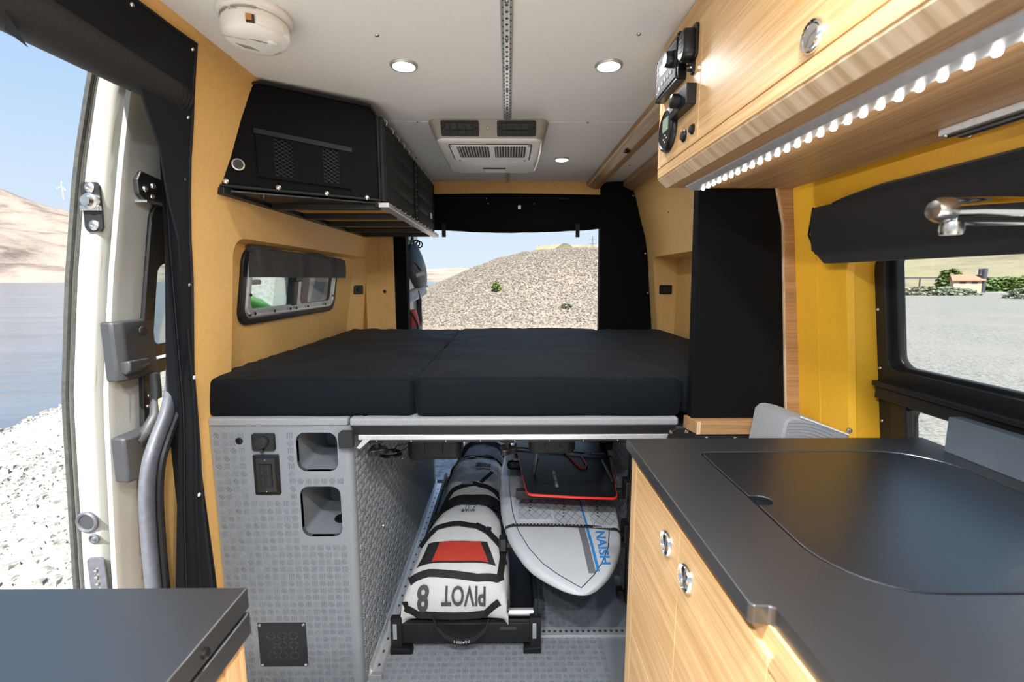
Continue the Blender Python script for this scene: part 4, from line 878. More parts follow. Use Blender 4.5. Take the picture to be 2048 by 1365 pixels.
# ================================================================== FOREGROUND CABINET (left)
t = thing('front_cabinet', 'low bamboo cabinet with a double-layer black top by the open sliding door', 'cabinet', (-.6, .2, 0))
MB().box(-.82, -.372, -.6, .556, .02, .862).build('carcass', 'bamboo_z', t)
MB().box(-.370, -.362, -.6, .520, .10, .850).build('side_panel', 'bamboo_z', t, bevel=.001)
MB().box(-.371, -.359, .522, .560, .02, .862).build('end_stile', 'bamboo_z', t, bevel=.001)
MB().box(-.835, -.352, -.62, .568, .864, .896).build('lower_top', 'laminate', t, bevel=.002)
MB().box(-.835, -.354, -.62, .571, .9, .93).build('upper_top', 'laminate', t, bevel=.002)
lt_ = MB().lathe([(.006, 0), (.006, .003), (.003, .004)], (-.354, .48, .912), 'X', 12).build('edge_stud', 'black_plastic', t)

# ================================================================== BED
MT0, MT1 = .931, 1.046
cushion(-.945, -.286, 1.345, 2.755, MT0, MT1, .018, seed=1, edge=.006).build('c', 'navy_cloth', None, True, ang=60).name = 'mattress_cushion'
o = bpy.data.objects['mattress_cushion']; tag(o, 'black mattress cushion against the tan wall below the side window', 'mattress', 'bed cushions')
o = cushion(-.283, .529, 1.338, 2.758, MT0, MT1+.004, .018, seed=5, edge=.004).build('mattress_cushion', 'navy_cloth', None, True, ang=60)
tag(o, 'wide black mattress cushion in the middle of the bed', 'mattress', 'bed cushions')
MB().tube([(-.279+.006*math.sin(k), 1.37+k*.138, MT1+.0005) for k in range(11)], .0022, 5).build('seam', 'navy_cloth', o, True)
o = cushion(.533, .925, 1.376, 2.755, MT0, MT1-.002, .018, seed=9, edge=.004).build('mattress_cushion', 'navy_cloth', None, True, ang=60)
tag(o, 'black mattress cushion behind the tall closet partition', 'mattress', 'bed cushions')
t = thing('bed_platform', 'grey carpeted bed platform on a black and aluminium frame', 'bed base', (0, 2, .9))
MB().box(-.478, .516, 1.328, 2.77, .906, .930).build('deck', 'grey_carpet', t, bevel=.006)
MB().box(-.472, .510, 1.334, 1.375, .878, .905).build('front_beam', 'black_metal', t, bevel=.002)
MB().box(-.455, .500, 1.331, 1.372, .861, .877).build('aluminium_rail', 'aluminium', t, bevel=.002)
MB().box(-.455, .500, 1.336, 1.380, .853, .860).build('lower_lip', 'black_metal', t, bevel=.001)
MB().box(-.455, .500, 2.70, 2.74, .86, .905).build('rear_beam', 'black_metal', t)
for x in (-.2, .25): MB().box(x, x+.04, 1.38, 2.70, .875, .905).build('joist', 'black_metal', t)
for x in (-.44, .02, .49): screw(t, (x, 1.36, .930), 'Z', .008, 'black_plastic', 'bolt', .003)
for k in range(9): screw(t, (-.40+k*.105, 1.336, .8565), '-Y', .0025, 'steel')
MB().prism([(-.508, .842), (-.466, .842), (-.466, .886), (-.470, .892), (-.504, .892), (-.508, .888)], 'Y', 1.310, 1.336).build('corner_bracket', 'dark_plastic', t, bevel=.002)
MB().prism([(-.463, .835), (-.452, .832), (-.414, .866), (-.414, .876), (-.43, .876)], 'Y', 1.333, 1.36).build('brace', 'aluminium', t, bevel=.001)
for x in (-.405, -.002):
    k_ = MB().lathe([(.011, 0), (.011, -.022), (.014, -.024)], (x, 1.352, .853), 'Z', 14).build('clamp_knob', 'black_plastic', t, True)
    MB().prism([(x+(.027+.006*math.cos(3*a))*math.cos(a), 1.352+(.027+.006*math.cos(3*a))*math.sin(a)) for a in [2*PI*i/24 for i in range(24)]], 'Z', .812, .830).build('knob_grip', 'black_plastic', k_, True, .003)
    MB().lathe([(.026, 0), (.026, -.004), (.02, -.005)], (x, 1.352, .854), 'Z', 16).build('washer', 'black_plastic', k_)
MB().prism([(.470, .87), (.478, .893), (.498, .906), (.520, .906), (.545, .892), (.565, .884), (.84, .882), (.84, .82), (.470, .82)], 'Y', 1.296, 1.301).build('side_bracket', 'black_metal', t, bevel=.001)
for x, z in ((.482, .896), (.528, .897), (.590, .876), (.675, .875), (.760, .875)): screw(t, (x, 1.296, z), '-Y', .0065, 'steel', 'bolt', .005)

# ================================================================== GREY WHEEL-ARCH BOX (left)
t = thing('utility_box', 'grey rubber-clad utility box under the bed with cubbies and outlets', 'storage box', (-.68, 2.0, 0))
BX0, BX1, BY = -.903, -.478, 1.336
h1 = rrect(-.646, -.521, .760, .884, .028, 6); h2 = rrect(-.644, -.519, .545, .711, .028, 6)
MB().holed([(BX0, 0), (BX1-.02, 0), (BX1-.02, .904), (BX0, .904)], [h1, h2], lambda x, z, d: (x, BY+d, z), .015).build('front_panel', 'grey_tread', t)
# rounded corner + long side
cr = [(BX1-.02+.02*math.sin(a), BY+.02-.02*math.cos(a)) for a in [PI/2*k/6 for k in range(7)]]
MB().loft([[(x, y, z) for x, y in cr]+[(BX1, 2.85, z), (BX1-.015, 2.85, z), (BX1-.015, BY+.02, z), (BX1-.02, BY+.015, z)] for z in (0, .904)]).build('side_panel', 'grey_tread', t, True)
MB().box(BX0-.002, -.486, 1.334, 2.85, .905, .929).build('carpet_top', 'grey_carpet', t, bevel=.005)
for h in (h1, h2):
    MB().box(min(p[0] for p in h)-.01, max(p[0] for p in h)+.01, BY+.25, BY+.255, min(p[1] for p in h)-.01, max(p[1] for p in h)+.01).build('cubby_back', 'grey_tread', t)
    z0 = min(p[1] for p in h); z1 = max(p[1] for p in h); x0 = min(p[0] for p in h); x1 = max(p[0] for p in h)
    lin = MB().loft([[(x, BY+.002, z) for x, z in h], [(x, BY+.016, z) for x, z in h]], True, False).build('cubby_rim', 'rubber_black', t, True)
    MB().loft([[(x, BY+.015, z) for x, z in rrect(x0-.008, x1+.008, z0-.008, z1+.008, .02)], [(x, BY+.25, z) for x, z in rrect(x0-.008, x1+.008, z0-.008, z1+.008, .02)]], True, False).build('cubby', 'grey_tread', t)
MB().lathe([(.030, 0), (.030, .004), (.02, .005)], (-.56, 1.46, .5375), 'Z', 20).build('cubby_vent', 'black_plastic', t)
def inhole(x, z):
    return (-.66 < x < -.507 and .745 < z < .898) or (-.658 < x < -.505 and .53 < z < .725) or (-.79 < x < -.685 and .675 < z < .90) or (-.83 < x < -.80 and .84 < z < .875) or (-.82 < x < -.64 and .08 < z < .262)
tread(lambda u, v, d: (-.897+u, BY-d, .006+v), 16, 36, .0245, 'tread_bars', t, lambda u, v: not inhole(-.897+u, .006+v))
tread(lambda u, v, d: (BX1+d, 1.365+u, .006+v), 58, 34, .0245, 'tread_bars', t)
screw(t, (-.817, BY, .858), '-Y', .0115, 'black_plastic', 'plug')
for y, z in ((1.62, .42), (1.95, .55)):
    screw(t, (BX1, y, z), 'X', .006, 'steel', 'hook_stud', .01)
# outlets and vent on its front: things of their own
t = thing('power_socket', 'small black covered power socket on the grey box beside the upper cubby', 'socket', (-.74, BY, .856))
MB().prism(rrect(-.774, -.706, .830, .883, .006), 'Y', BY-.012, BY).build('plate', 'black_plastic', t, bevel=.002)
MB().lathe([(.019, -.012), (.018, -.020), (.015, -.024), (.001, -.025)], (-.742, BY, .857), 'Y', 20).build('cap', 'dark_plastic', t, True)
MB().box(-.746, -.738, BY-.02, BY-.012, .826, .838).build('tab', 'dark_plastic', t, bevel=.001)
t = thing('wall_outlet', 'glossy black double outlet plate on the grey box left of the cubbies', 'outlet', (-.738, BY, .75))
MB().loft([[(x, y, z) for x, z in rrect(-.777, -.700, .688, .815, .003)] if s == 0 else [(x, y, z) for x, z in rrect(-.767, -.710, .698, .805, .003)] for s, y in ((0, BY), (0, BY-.006), (1, BY-.010))]).build('plate', 'board_black', t)
MB().box(-.757, -.720, BY-.0125, BY-.0095, .715, .788).build('insert', 'black_plastic', t, bevel=.001)
for x in (-.748, -.730):
    for z in (.728, .742, .762, .776): MB().box(x-.001, x+.001, BY-.0132, BY-.012, z-.005, z+.005).build('slot', 'filter_dark', t)
for z in (.702, .801): screw(t, (-.7385, BY-.010, z), '-Y', .003, 'steel')
t = thing('vent_plate', 'square black metal vent plate with cut diamond pattern low on the grey box', 'vent', (-.73, BY, .17))
MB().box(-.807, -.653, BY-.003, BY, .094, .249).build('plate', 'dark_plastic', t, bevel=.0008)
for i in range(3):
    for j in range(3):
        cx, cz = -.730+(i-1)*.036, .170+(j-1)*.036
        for q, (sx, sz) in enumerate(((1, 1), (-1, 1), (-1, -1), (1, -1))):
            if (i == 0 and sx < 0 and j == 1) or False: continue
            MB().bar((cx+sx*.003, BY-.0033, cz+sz*.0145), (cx+sx*.0145, BY-.0033, cz+sz*.003), .0006, .0042, up=(sx, 0, sz)).build('cut_slot', 'filter_dark', t)
for x in (-.800, -.660):
    for z in (.100, .243): screw(t, (x, BY-.003, z), '-Y', .0055, 'steel')
# right-hand box, under the bed behind the galley
t = thing('storage_box', 'grey rubber-clad storage box under the bed behind the galley cabinet', 'storage box', (.7, 2.1, 0))
MB().box(.505, .90, 1.40, 2.85, .0, .85).build('body', 'grey_tread', t, bevel=.01)
tread(lambda u, v, d: (.505-d, 1.42+u, .006+v), 58, 34, .0245, 'tread_bars', t)

# ================================================================== FLOOR RAILS, TRAY
t = thing('floor_rail', 'aluminium logistic rail on the floor along the grey utility box', 'rail', (-.46, 2.1, 0))
MB().prism([(-.474, 0), (-.474, .040), (-.468, .040), (-.464, .017), (-.436, .016), (-.430, .010), (-.430, 0)], 'Y', 1.39, 2.84).build('rail', 'aluminium', t)
for k in range(24): MB().lathe([(.007, .0158), (.007, .0166)], (-.451, 1.42+k*.058, 0), 'Z', 8).build('slot', 'filter_dark', t)
MB().box(-.476, -.428, 1.375, 1.392, 0, .018).build('end_cap', 'dull_aluminium', t, bevel=.002)
t = thing('floor_rail', 'aluminium logistic rail crossing the floor in front of the gear tray', 'rail', (.1, 1.57, 0))
MB().box(-.428, .50, 1.552, 1.596, 0, .010).build('rail', 'aluminium', t, bevel=.002)
for k in range(17): MB().lathe([(.006, .0098), (.006, .0106)], (.135+k*.0215, 1.574, 0), 'Z', 10).build('slot', 'filter_dark', t)
t = thing('gear_tray', 'black metal slide-out gear tray with aluminium cross tube on the floor', 'tray', (-.14, 2.1, 0))
MB().box(-.40, .095, 1.498, 1.520, .028, .108).build('front_wall', 'black_metal', t, bevel=.003)
MB().box(-.40, .095, 1.50, 2.84, .050, .062).build('floor_plate', 'black_metal', t)
for x0, x1, zt_ in ((-.412, -.398, .09), (.093, .107, .20)): MB().box(x0, x1, 1.50, 2.84, .030, zt_).build('side_wall', 'black_metal', t, bevel=.003)
for x in (-.405, .098):
    MB().box(x-.020, x+.020, 1.488, 1.512, .022, .135).build('corner_post', 'black_metal', t, bevel=.002)
    MB().box(x-.011, x+.003, 1.486, 1.4885, .055, .115).build('slide_plate', 'dull_aluminium', t, bevel=.001)
    MB().prism([(x-.022, 0), (x+(.06 if x < 0 else -.045), 0), (x+(.05 if x < 0 else -.035), .020), (x-.022, .026)] if x < 0 else [(x+.02, 0), (x-.045, 0), (x-.040, .022), (x+.02, .026)], 'Y', 1.478, 1.512).build('foot', 'black_plastic', t, bevel=.003)
MB().tube([(-.03, 1.545, .115), (.092, 1.545, .115)], .014, 14).build('cross_tube', 'aluminium', t, True)
MB().box(-.030, .030, 1.4975, 1.4985, .082, .094).build('handle_slot', 'filter_dark', t)
for z0, z1 in ((.09, .125),): MB().box(.1068, .1078, 1.60, 1.625, z0, z1).build('side_slot', 'filter_dark', t)
for y in (1.62, 1.75): screw(t, (.107, y, .16), 'X', .004, 'steel')

# ================================================================== DUFFEL BAGS
class Duffel:
    """soft bag: arched cross-section whose height, width and centre change along its length"""
    def __init__(s, prof, cx, z0, n=3.2, seed=0, wr=.006):
        s.p = prof; s.cx = cx; s.z0 = z0; s.n = n; s.seed = seed; s.wr = wr
        s.L = len(prof)-1
    def prof(s, t):
        f = t*s.L; i = min(int(f), s.L-1); g = f-i
        P = [s.p[max(0, i-1)], s.p[i], s.p[i+1], s.p[min(s.L, i+2)]]
        def cr(k): a, b, c, d = [q[k] for q in P]; return .5*((2*b)+(-a+c)*g+(2*a-5*b+4*c-d)*g*g+(-a+3*b-3*c+d)*g**3)
        return [cr(k) for k in range(3)]
    def S(s, u, t, off=0.):
        """u -1..1 across, t 0..1 along"""
        Y, h, w_ = s.prof(t); a = (u+1)/2*PI
        c = -math.cos(a); q = math.sin(a); e = 2/s.n
        X = math.copysign(abs(c)**e, c); Z = max(q, 0)**e
        x = lerp(s.cx, Y)+X*w_; z = s.z0+Z*h
        k = s.wr*mn.noise(Vector((x*14+s.seed, Y*17, z*14)))+s.wr*.5*mn.noise(Vector((x*33+s.seed, Y*8, z*30)))
        cn = Vector((x-lerp(s.cx, Y), (Y-(s.p[0][0]+s.p[-1][0])/2)*.8, z-s.z0)).normalized()
        return Vector((x, Y, z))+cn*(k+off)
    def SX(s, x, t, off=0.):
        """by metres across from the centre line instead of u"""
        Y, h, w_ = s.prof(t); r = max(-1, min(1, x/max(w_, 1e-4))); c = math.copysign(abs(r)**(s.n/2), r); a = math.acos(max(-1, min(1, -c)))
        return s.S(a/PI*2-1, t, off)
    def body(s, m, parent, nu=44, nt=64): return MB().grid(lambda u, v: s.S(u*2-1, v), nu, nt).build('shell', m, parent, True, ang=70)
    def patch(s, pts, m, parent, name, off=.004, nu=18, nt=6):
        """four corners (x,t): near-left, near-right, far-right, far-left"""
        def fn(u, v):
            a = [pts[0][k]+(pts[1][k]-pts[0][k])*u for k in (0, 1)]; b = [pts[3][k]+(pts[2][k]-pts[3][k])*u for k in (0, 1)]
            return s.SX(a[0]+(b[0]-a[0])*v, a[1]+(b[1]-a[1])*v, off)
        return MB().grid(fn, nu, nt).build(name, m, parent, True, ang=70)
    def strap(s, path, wd, m, parent, name, off=.006):
        """ribbon following (x,t) waypoints on the surface"""
        pts = []
        for (a, b) in zip(path, path[1:]):
            for k in range(8): g = k/8; pts.append((a[0]+(b[0]-a[0])*g, a[1]+(b[1]-a[1])*g))
        pts.append(path[-1]); P = [s.SX(x, t, off) for x, t in pts]; N = [(s.SX(x, t, off+.02)-s.SX(x, t, off)).normalized() for x, t in pts]
        v = []; f = []
        for i, p in enumerate(P):
            d = (P[min(i+1, len(P)-1)]-P[max(i-1, 0)]).normalized(); q = d.cross(N[i]).normalized()*(wd/2)
            v += [p-q, p+q, p+q-N[i]*.004, p-q-N[i]*.004]
        for i in range(len(P)-1):
            for k in range(4): f.append((i*4+k, i*4+(k+1) % 4, i*4+4+(k+1) % 4, i*4+4+k))
        return MB().add(v, f).build(name, m, parent, True)
# front bag  (Y, height, half width)
D = Duffel([(1.530, .002, .165), (1.502, .030, .188), (1.497, .085, .194), (1.506, .135, .194), (1.528, .172, .192), (1.575, .208, .190), (1.64, .236, .186), (1.72, .258, .178), (1.80, .268, .160), (1.88, .256, .130), (1.94, .22, .105), (1.985, .15, .075), (2.00, .06, .05), (2.0, .002, .03)],
           [(1.5, -.195), (1.6, -.183), (1.8, -.170), (2.0, -.165)], .104, 4.2, 2, .0035)
t = thing('duffel_bag', 'front white duffel bag reading PIVOT 8 with red panel, nearest the tray front', 'duffel bag', (-.19, 1.7, .1))
D.body('bag_white', t)
tt = lambda k: k/13.
D.strap([(-.165, tt(4.05)), (-.10, tt(4.2)), (0, tt(4.05)), (.08, tt(3.85)), (.150, tt(4.05)), (.168, tt(4.5))], .026, 'webbing', t, 'zip_flap', .005)
D.strap([(-.176, tt(2.6)), (-.170, tt(1.9)), (-.13, tt(1.3)), (-.05, tt(1.15)), (.05, tt(1.15)), (.11, tt(1.3)), (.160, tt(2.3))], .026, 'webbing', t, 'lower_band', .005)
D.strap([(-.160, tt(6.2)), (-.11, tt(6.9)), (-.02, tt(7.05)), (.05, tt(6.85)), (.10, tt(6.5)), (.15, tt(6.0)), (.166, tt(5.2))], .026, 'webbing', t, 'top_strap', .007)
D.strap([(.158, tt(4.3)), (.161, tt(6.2)), (.150, tt(7.4)), (.128, tt(8.6)), (.10, tt(9.4))], .026, 'webbing', t, 'side_strap', .006)
D.patch([(-.150, tt(4.75)), (.140, tt(4.75)), (.098, tt(6.0)), (-.125, tt(6.0))], 'bag_black', t, 'mesh_backing', .004)
D.patch([(-.095, tt(4.82)), (.112, tt(4.82)), (.072, tt(5.95)), (-.082, tt(5.95))], 'bag_red', t, 'red_panel', .0062)
D.patch([(-.045, tt(8.35)), (.045, tt(8.35)), (.043, tt(9.1)), (-.043, tt(9.1))], 'bag_label', t, 'cloth_label', .003)
lettering('PIVOT', .020, lambda x, y, z: D.SX(-x, tt(8.68)-y*6.0, .0042+z), 'bag_print', t, .0003)
lettering('PIVOT', .056, lambda x, y, z: D.SX(.034-x*1.0, tt(2.62)-y*2.6, .007+z), 'bag_print', t, .0012)
lettering('8', .082, lambda x, y, z: D.SX(-.108-x*1.0, tt(2.55)-y*2.4, .007+z), 'bag_print', t, .0025)
bp_ = D.SX(.062, tt(6.75), .012)
bkl = MB().box(bp_.x-.021, bp_.x+.021, bp_.y-.010, bp_.y+.010, bp_.z-.004, bp_.z+.005, Matrix.Rotation(-.45, 3, 'Z')@Matrix.Rotation(.2, 3, 'Y')).build('buckle', 'black_plastic', t, bevel=.002)
MB().box(bp_.x+.022, bp_.x+.042, bp_.y-.020, bp_.y, bp_.z-.010, bp_.z, Matrix.Rotation(-.45, 3, 'Z')).build('buckle_tongue', 'black_plastic', bkl, bevel=.002)
# grab handle drooping in front
hp_ = [(-.27, 1.492, .148), (-.255, 1.478, .118), (-.22, 1.468, .090), (-.17, 1.464, .075), (-.12, 1.468, .082), (-.085, 1.478, .105), (-.07, 1.49, .138)]
b = MB(); rgs = []
for i, p in enumerate(hp_):
    rgs.append([(p[0], p[1]-.014, p[2]-.010), (p[0], p[1]+.004, p[2]-.018), (p[0], p[1]+.009, p[2]-.006), (p[0], p[1]-.010, p[2]+.008)])
hnd = b.loft(rgs).build('grab_handle', 'webbing', t, True)
lettering('NAISH', .018, lambda x, y, z: (-.165-x*1.1, 1.4485+abs(x)*.08, .0745-y*.75+(x*x)*4.0), 'offwhite_print', hnd, .0006)
for k in range(3): D.strap([(.188, tt(2.0+.55*k)), (.192, tt(2.25+.55*k))], .012, 'bag_print', t, 'side_logo', .004)
# middle bag
D2 = Duffel([(1.99, .002, .13), (1.975, .06, .15), (1.99, .14, .16), (2.04, .20, .165), (2.14, .245, .165), (2.26, .265, .165), (2.38, .262, .165), (2.50, .235, .160), (2.58, .16, .15), (2.60, .06, .13), (2.60, .002, .1)],
            [(2, -.165), (2.6, -.17)], .104, 3.0, 7, .009)
t = thing('duffel_bag', 'middle white duffel bag reading BOXER with crossed black straps', 'duffel bag', (-.17, 2.3, .1))
D2.body('bag_white', t); tt = lambda k: k/10.
D2.patch([(-.15, tt(2.3)), (.15, tt(2.3)), (.158, tt(3.3)), (-.158, tt(3.3))], 'bag_black', t, 'front_panel', .006)
D2.strap([(-.163, tt(3.2)), (-.1, tt(3.7)), (0, tt(3.85)), (.1, tt(3.6)), (.16, tt(3.4))], .022, 'webbing', t, 'front_strap', .009)
D2.strap([(-.165, tt(5.2)), (-.1, tt(6.1)), (0, tt(6.4)), (.16, tt(6.6))], .02, 'webbing', t, 'rear_strap', .008)
D2.patch([(-.12, tt(6.7)), (.15, tt(6.7)), (.15, tt(7.3)), (-.12, tt(7.3))], 'bag_black', t, 'mesh_panel', .006)
D2.patch([(.0, tt(5.0)), (.08, tt(5.0)), (.08, tt(5.6)), (.0, tt(5.6))], 'bag_label', t, 'cloth_label', .005)
lettering('BOXER', .024, lambda x, y, z: D2.SX(.035-x, tt(5.3)-y*1.6, .0065+z), 'bag_print', t, .0006)
q = D2.SX(.03, tt(3.9), .015); MB().bar(q, q+Vector((.055, .05, .03)), .022, .003).build('loose_strap', 'webbing', t)
q = D2.SX(-.03, tt(3.8), .012); MB().box(q.x-.03, q.x+.025, q.y-.012, q.y+.012, q.z-.004, q.z+.006).build('buckle', 'black_plastic', t, bevel=.002)
# jumble of black straps between the front and the middle bag
b = MB(); rnd = random.Random(5)
t = thing('strap_bundle', 'tangle of black straps and buckles between the front and middle duffel bags', 'straps', (-.17, 2.0, .1))
for k in range(9):
    x0 = -.36+.05*k*rnd.random(); pts = [(x0+.04*j+rnd.uniform(-.01, .01), 1.955+rnd.uniform(-.03, .05)+.01*math.sin(j+k), .20+.09*math.sin(PI*(j+.5)/9)+.025*rnd.random()) for j in range(9)]
    MB().tube(pts, .009, 6, True, .3).build('strap', 'webbing', t, True)
MB().grid(lambda u, v: (-.37+.40*u, 1.93+.09*v, .12+.17*math.sin(PI*(.12+.76*u))*(.6+.4*math.sin(PI*v))+.02*mn.noise(Vector((u*9, v*5, 2)))), 24, 10).build('dark_panel', 'bag_black', t, True)
# far bag
D3 = Duffel([(2.62, .002, .13), (2.61, .08, .15), (2.62, .16, .155), (2.68, .22, .16), (2.78, .26, .16), (2.90, .29, .155), (3.0, .28, .14), (3.08, .2, .12), (3.10, .1, .1), (3.10, .002, .08)], [(2.6, -.16), (3.1, -.13)], .104, 2.8, 11, .009)
t = thing('duffel_bag', 'rearmost white duffel bag by the back doors with black collar strap', 'duffel bag', (-.15, 2.85, .1)); D3.body('bag_white', t); tt = lambda k: k/9.
D3.strap([(-.155, tt(2.4)), (-.10, tt(3.3)), (0, tt(3.45)), (.1, tt(3.2)), (.15, tt(2.8))], .035, 'webbing', t, 'collar_strap', .008)
D3.patch([(-.05, tt(4.6)), (.04, tt(4.6)), (.04, tt(5.1)), (-.05, tt(5.1))], 'bag_label', t, 'cloth_label', .004)
lettering('PIVOT', .024, lambda x, y, z: D3.SX(-.005-x, tt(4.85)-y*1.9, .0055+z), 'bag_print', t, .0006)

# ================================================================== BOARDS
def bz(y): return lerp([(1.25, .372), (1.35, .392), (1.5, .415), (1.7, .428), (2.7, .45)], y)
OUT = [(1.286, .003), (1.296, .022), (1.32, .058), (1.36, .103), (1.41, .145), (1.48, .184), (1.57, .212), (1.70, .233), (1.9, .245), (2.1, .243), (2.3, .225), (2.5, .17), (2.56, .10)]
def bcx(y): return lerp([(1.29, .232), (1.40, .215), (1.6, .205), (2.6, .205)], y)
def surf(y, f, d=0): return (bcx(y)+f*lerp(OUT, y), y, bz(y)+d)
t = thing('foil_board', 'white pointed foil board with grey diamond deck pad lying in the rack', 'board', (.2, 1.9, .38))
ys = [1.286, 1.290, 1.296, 1.308, 1.32, 1.345, 1.37, 1.40, 1.44, 1.5, 1.56, 1.64, 1.72, 1.8, 1.9, 2.0, 2.1, 2.2, 2.3, 2.4, 2.5, 2.56]
rings = []
for y in ys:
    w_ = lerp(OUT, y); c = bcx(y); z = bz(y); th = .055*min(1, (w_/.17)**.7); r_ = []
    for x, dz in ((-1, -.42), (-.985, -.2), (-.955, -.06), (-.90, 0), (-.6, .0), (0, .0), (.6, .0), (.90, 0), (.955, -.06), (.985, -.2), (1, -.42), (.97, -.7), (.85, -.95), (0, -1), (-.85, -.95), (-.97, -.7)):
        r_.append((c+x*w_, y, z+dz*th))
    rings.append(r_)
MB().loft(rings).build('deck', 'board_white', t, True, ang=60)
# pin line
for s in (-1, 1):
    yy = [1.3095+.0125*k for k in range(76)]
    MB().tube([(bcx(y)+s*max(0, (lerp(OUT, y)-.045)), y, bz(y)+.0006) for y in yy if lerp(OUT, y) > .042], .0016, 4).build('pin_line', 'board_black', t)
def padgrid(x0, x1, y0, y1, name):
    b = MB().holed(rrect(x0, x1, y0, y1, .012, 4), [], lambda x, y, d: (x, y, bz(y)+.006-d), .006); o_ = b.build(name, 'board_pad', t, bevel=.001)
    g_ = MB(); st = .034
    for sg in (-1, 1):
        for k in range(-30, 30):
            c0 = x0+k*st; ya, yb = y0, y1
            xa, xb2 = c0, c0+sg*(y1-y0)*.62
            def cl(lo, hi):
                m_ = (xb2-xa)/(yb-ya); t0, t1 = ya, yb
                for lim in (lo, hi):
                    yy_ = ya+(lim-xa)/m_
                    if (lim == lo) == (m_ > 0): t0 = max(t0, yy_)
                    else: t1 = min(t1, yy_)
                return (xa+m_*(t0-ya), t0, xa+m_*(t1-ya), t1) if t1 > t0+.004 else None
            r_ = cl(x0+.003, x1-.003)
            if r_:
                n_ = max(1, int((r_[3]-r_[1])/.1)); pts = [(r_[0]+(r_[2]-r_[0])*i/n_, r_[1]+(r_[3]-r_[1])*i/n_) for i in range(n_+1)]
                g_.tube([(x, y, bz(y)+.0058) for x, y in pts], .0011, 4)
    g_.build('diamond_groove', 'fin_grey', o_)['kind'] = 'stuff'
    for k in range(6): screw(o_, ((x0+x1)/2-.02+.003*k, y0+.06+.022*k, bz(y0+.06+.022*k)+.006), 'Z', .004, 'dark_plastic', 'insert', .0015)
padgrid(.040, .170, 1.640, 2.25, 'deck_pad'); padgrid(.178, .292, 1.600, 2.25, 'deck_pad'); padgrid(.318, .418, 1.600, 2.20, 'deck_pad')
b = MB().grid(lambda u, v: (.262-.010*u+.0+.03*(1-v)*0+(.296-.262)*u+.02*v*0, 1.365+.9*v, bz(1.365+.9*v)+.0012), 2, 40); b.build('dark_stripe', 'fin_grey', t)
MB().grid(lambda u, v: (.290+.010*u, 1.372+.9*v, bz(1.372+.9*v)+.0018), 1, 40).build('blue_stripe', 'board_blue', t)
lettering('NAISH', .075, lambda x, y, z: (.330+y*.62-(x*.06), 1.485-x*.80, bz(1.485-x*.8)+.0022+z), 'board_blue', t, .0016)
# black twin-tip board above it
def tz(y): return lerp([(1.5, .552), (1.65, .556), (2.6, .57)], y)
TL = [(.085, 1.606), (.075, 1.612), (.069, 1.63), (.060, 1.75), (.045, 2.0), (.035, 2.5)]
t = thing('kite_board', 'black kiteboard with bright red edge and two fins resting over the white board', 'board', (.24, 1.9, .55))
poly = [(.385, 1.572), (.398, 1.582), (.403, 1.60), (.425, 1.75), (.455, 2.0), (.48, 2.5), (.035, 2.5), (.045, 2.0), (.060, 1.75), (.069, 1.63), (.075, 1.611), (.088, 1.602), (.24, 1.582)]
MB().loft([[(x, y, tz(y)+d) for x, y in poly] for d in (-.0075, -.0005, .0)]).build('deck', 'board_black', t)
MB().loft([[(.24+(x-.24)*1.012, y-.004, tz(y)+d) for x, y in poly] for d in (-.009, -.0015)]).build('red_edge', 'board_red', t)
for fx, fy, tl in ((.105, 1.80, .13), (.410, 1.735, -.22)):
    fn_ = MB().loft([[(fx+tl*z*2.2-.003, fy-.06+z*.5, tz(fy)+z), (fx+tl*z*2.2+.006, fy-.03+z*.35, tz(fy)+z), (fx+tl*z*2.2+.006, fy+.055-z*.3, tz(fy)+z), (fx+tl*z*2.2-.003, fy+.065-z*.45, tz(fy)+z)] for z in (0, .03, .05, .058)]).build('fin', 'fin_grey', t, True, .002)
    lettering('NAISH', .018, lambda x, y, z, fx=fx, fy=fy, tl=tl: (fx-.004+tl*.044+tl*2.2*y-.004*(1 if tl > 0 else -2.6), fy-.01-x*.8, tz(fy)+.022+y), 'board_orange', fn_, .0004)
MB().tube([(.255, 1.98, .5645), (.300, 1.82, .563), (.325, 1.815, .563), (.335, 1.84, .563), (.325, 1.95, .564)], .0035, 5).build('red_mark', 'board_red', t)
lettering('DIRECTIONAL BOARD', .016, lambda x, y, z: (.188-y, 1.72-x*.9, tz(1.72-x*.9)+.0008+z), 'grey_print', t, .0002)
# rubber straps over both boards
def strapobj(pts, label, txtpos, w_=.011):
    t = thing('tie_strap', label, 'strap', pts[0])
    b = MB(); rg = []
    for i, p in enumerate(pts):
        rg.append([(p[0], p[1]-w_/2, p[2]-.001), (p[0], p[1]+w_/2, p[2]-.001), (p[0], p[1]+w_/2, p[2]+.003), (p[0], p[1]-w_/2, p[2]+.003)])
    b.loft(rg).build('band', 'webbing', t)
    for a, c in zip(pts, pts[1:]):
        n = max(1, int(abs(c[0]-a[0])/.0125))
        if abs(c[2]-a[2]) > .03: continue
        for k in range(n):
            g = (k+.3)/n; x = a[0]+(c[0]-a[0])*g
            if txtpos[0] < x: continue
            MB().box(x, x+.005, a[1]+(c[1]-a[1])*g-.0015, a[1]+(c[1]-a[1])*g+.0015, a[2]+(c[2]-a[2])*g+.0031, a[2]+(c[2]-a[2])*g+.0036).build('slot', 'offwhite_print', t)
    lettering('OUTSIDE VAN', .013, lambda x, y, z: (txtpos[1]-x*1.1, txtpos[2]-y, txtpos[3]+z), 'offwhite_print', t, .0003)
strapobj([(-.022, 1.60, .375), (-.010, 1.60, .42), (.02, 1.60, .4305), (.15, 1.598, .4305), (.30, 1.588, .4305), (.40, 1.57, .4285), (.428, 1.565, .405), (.44, 1.56, .37)], 'black rubber strap with white lettering across the nose of the white board', (.29, .36, 1.578, .4330))
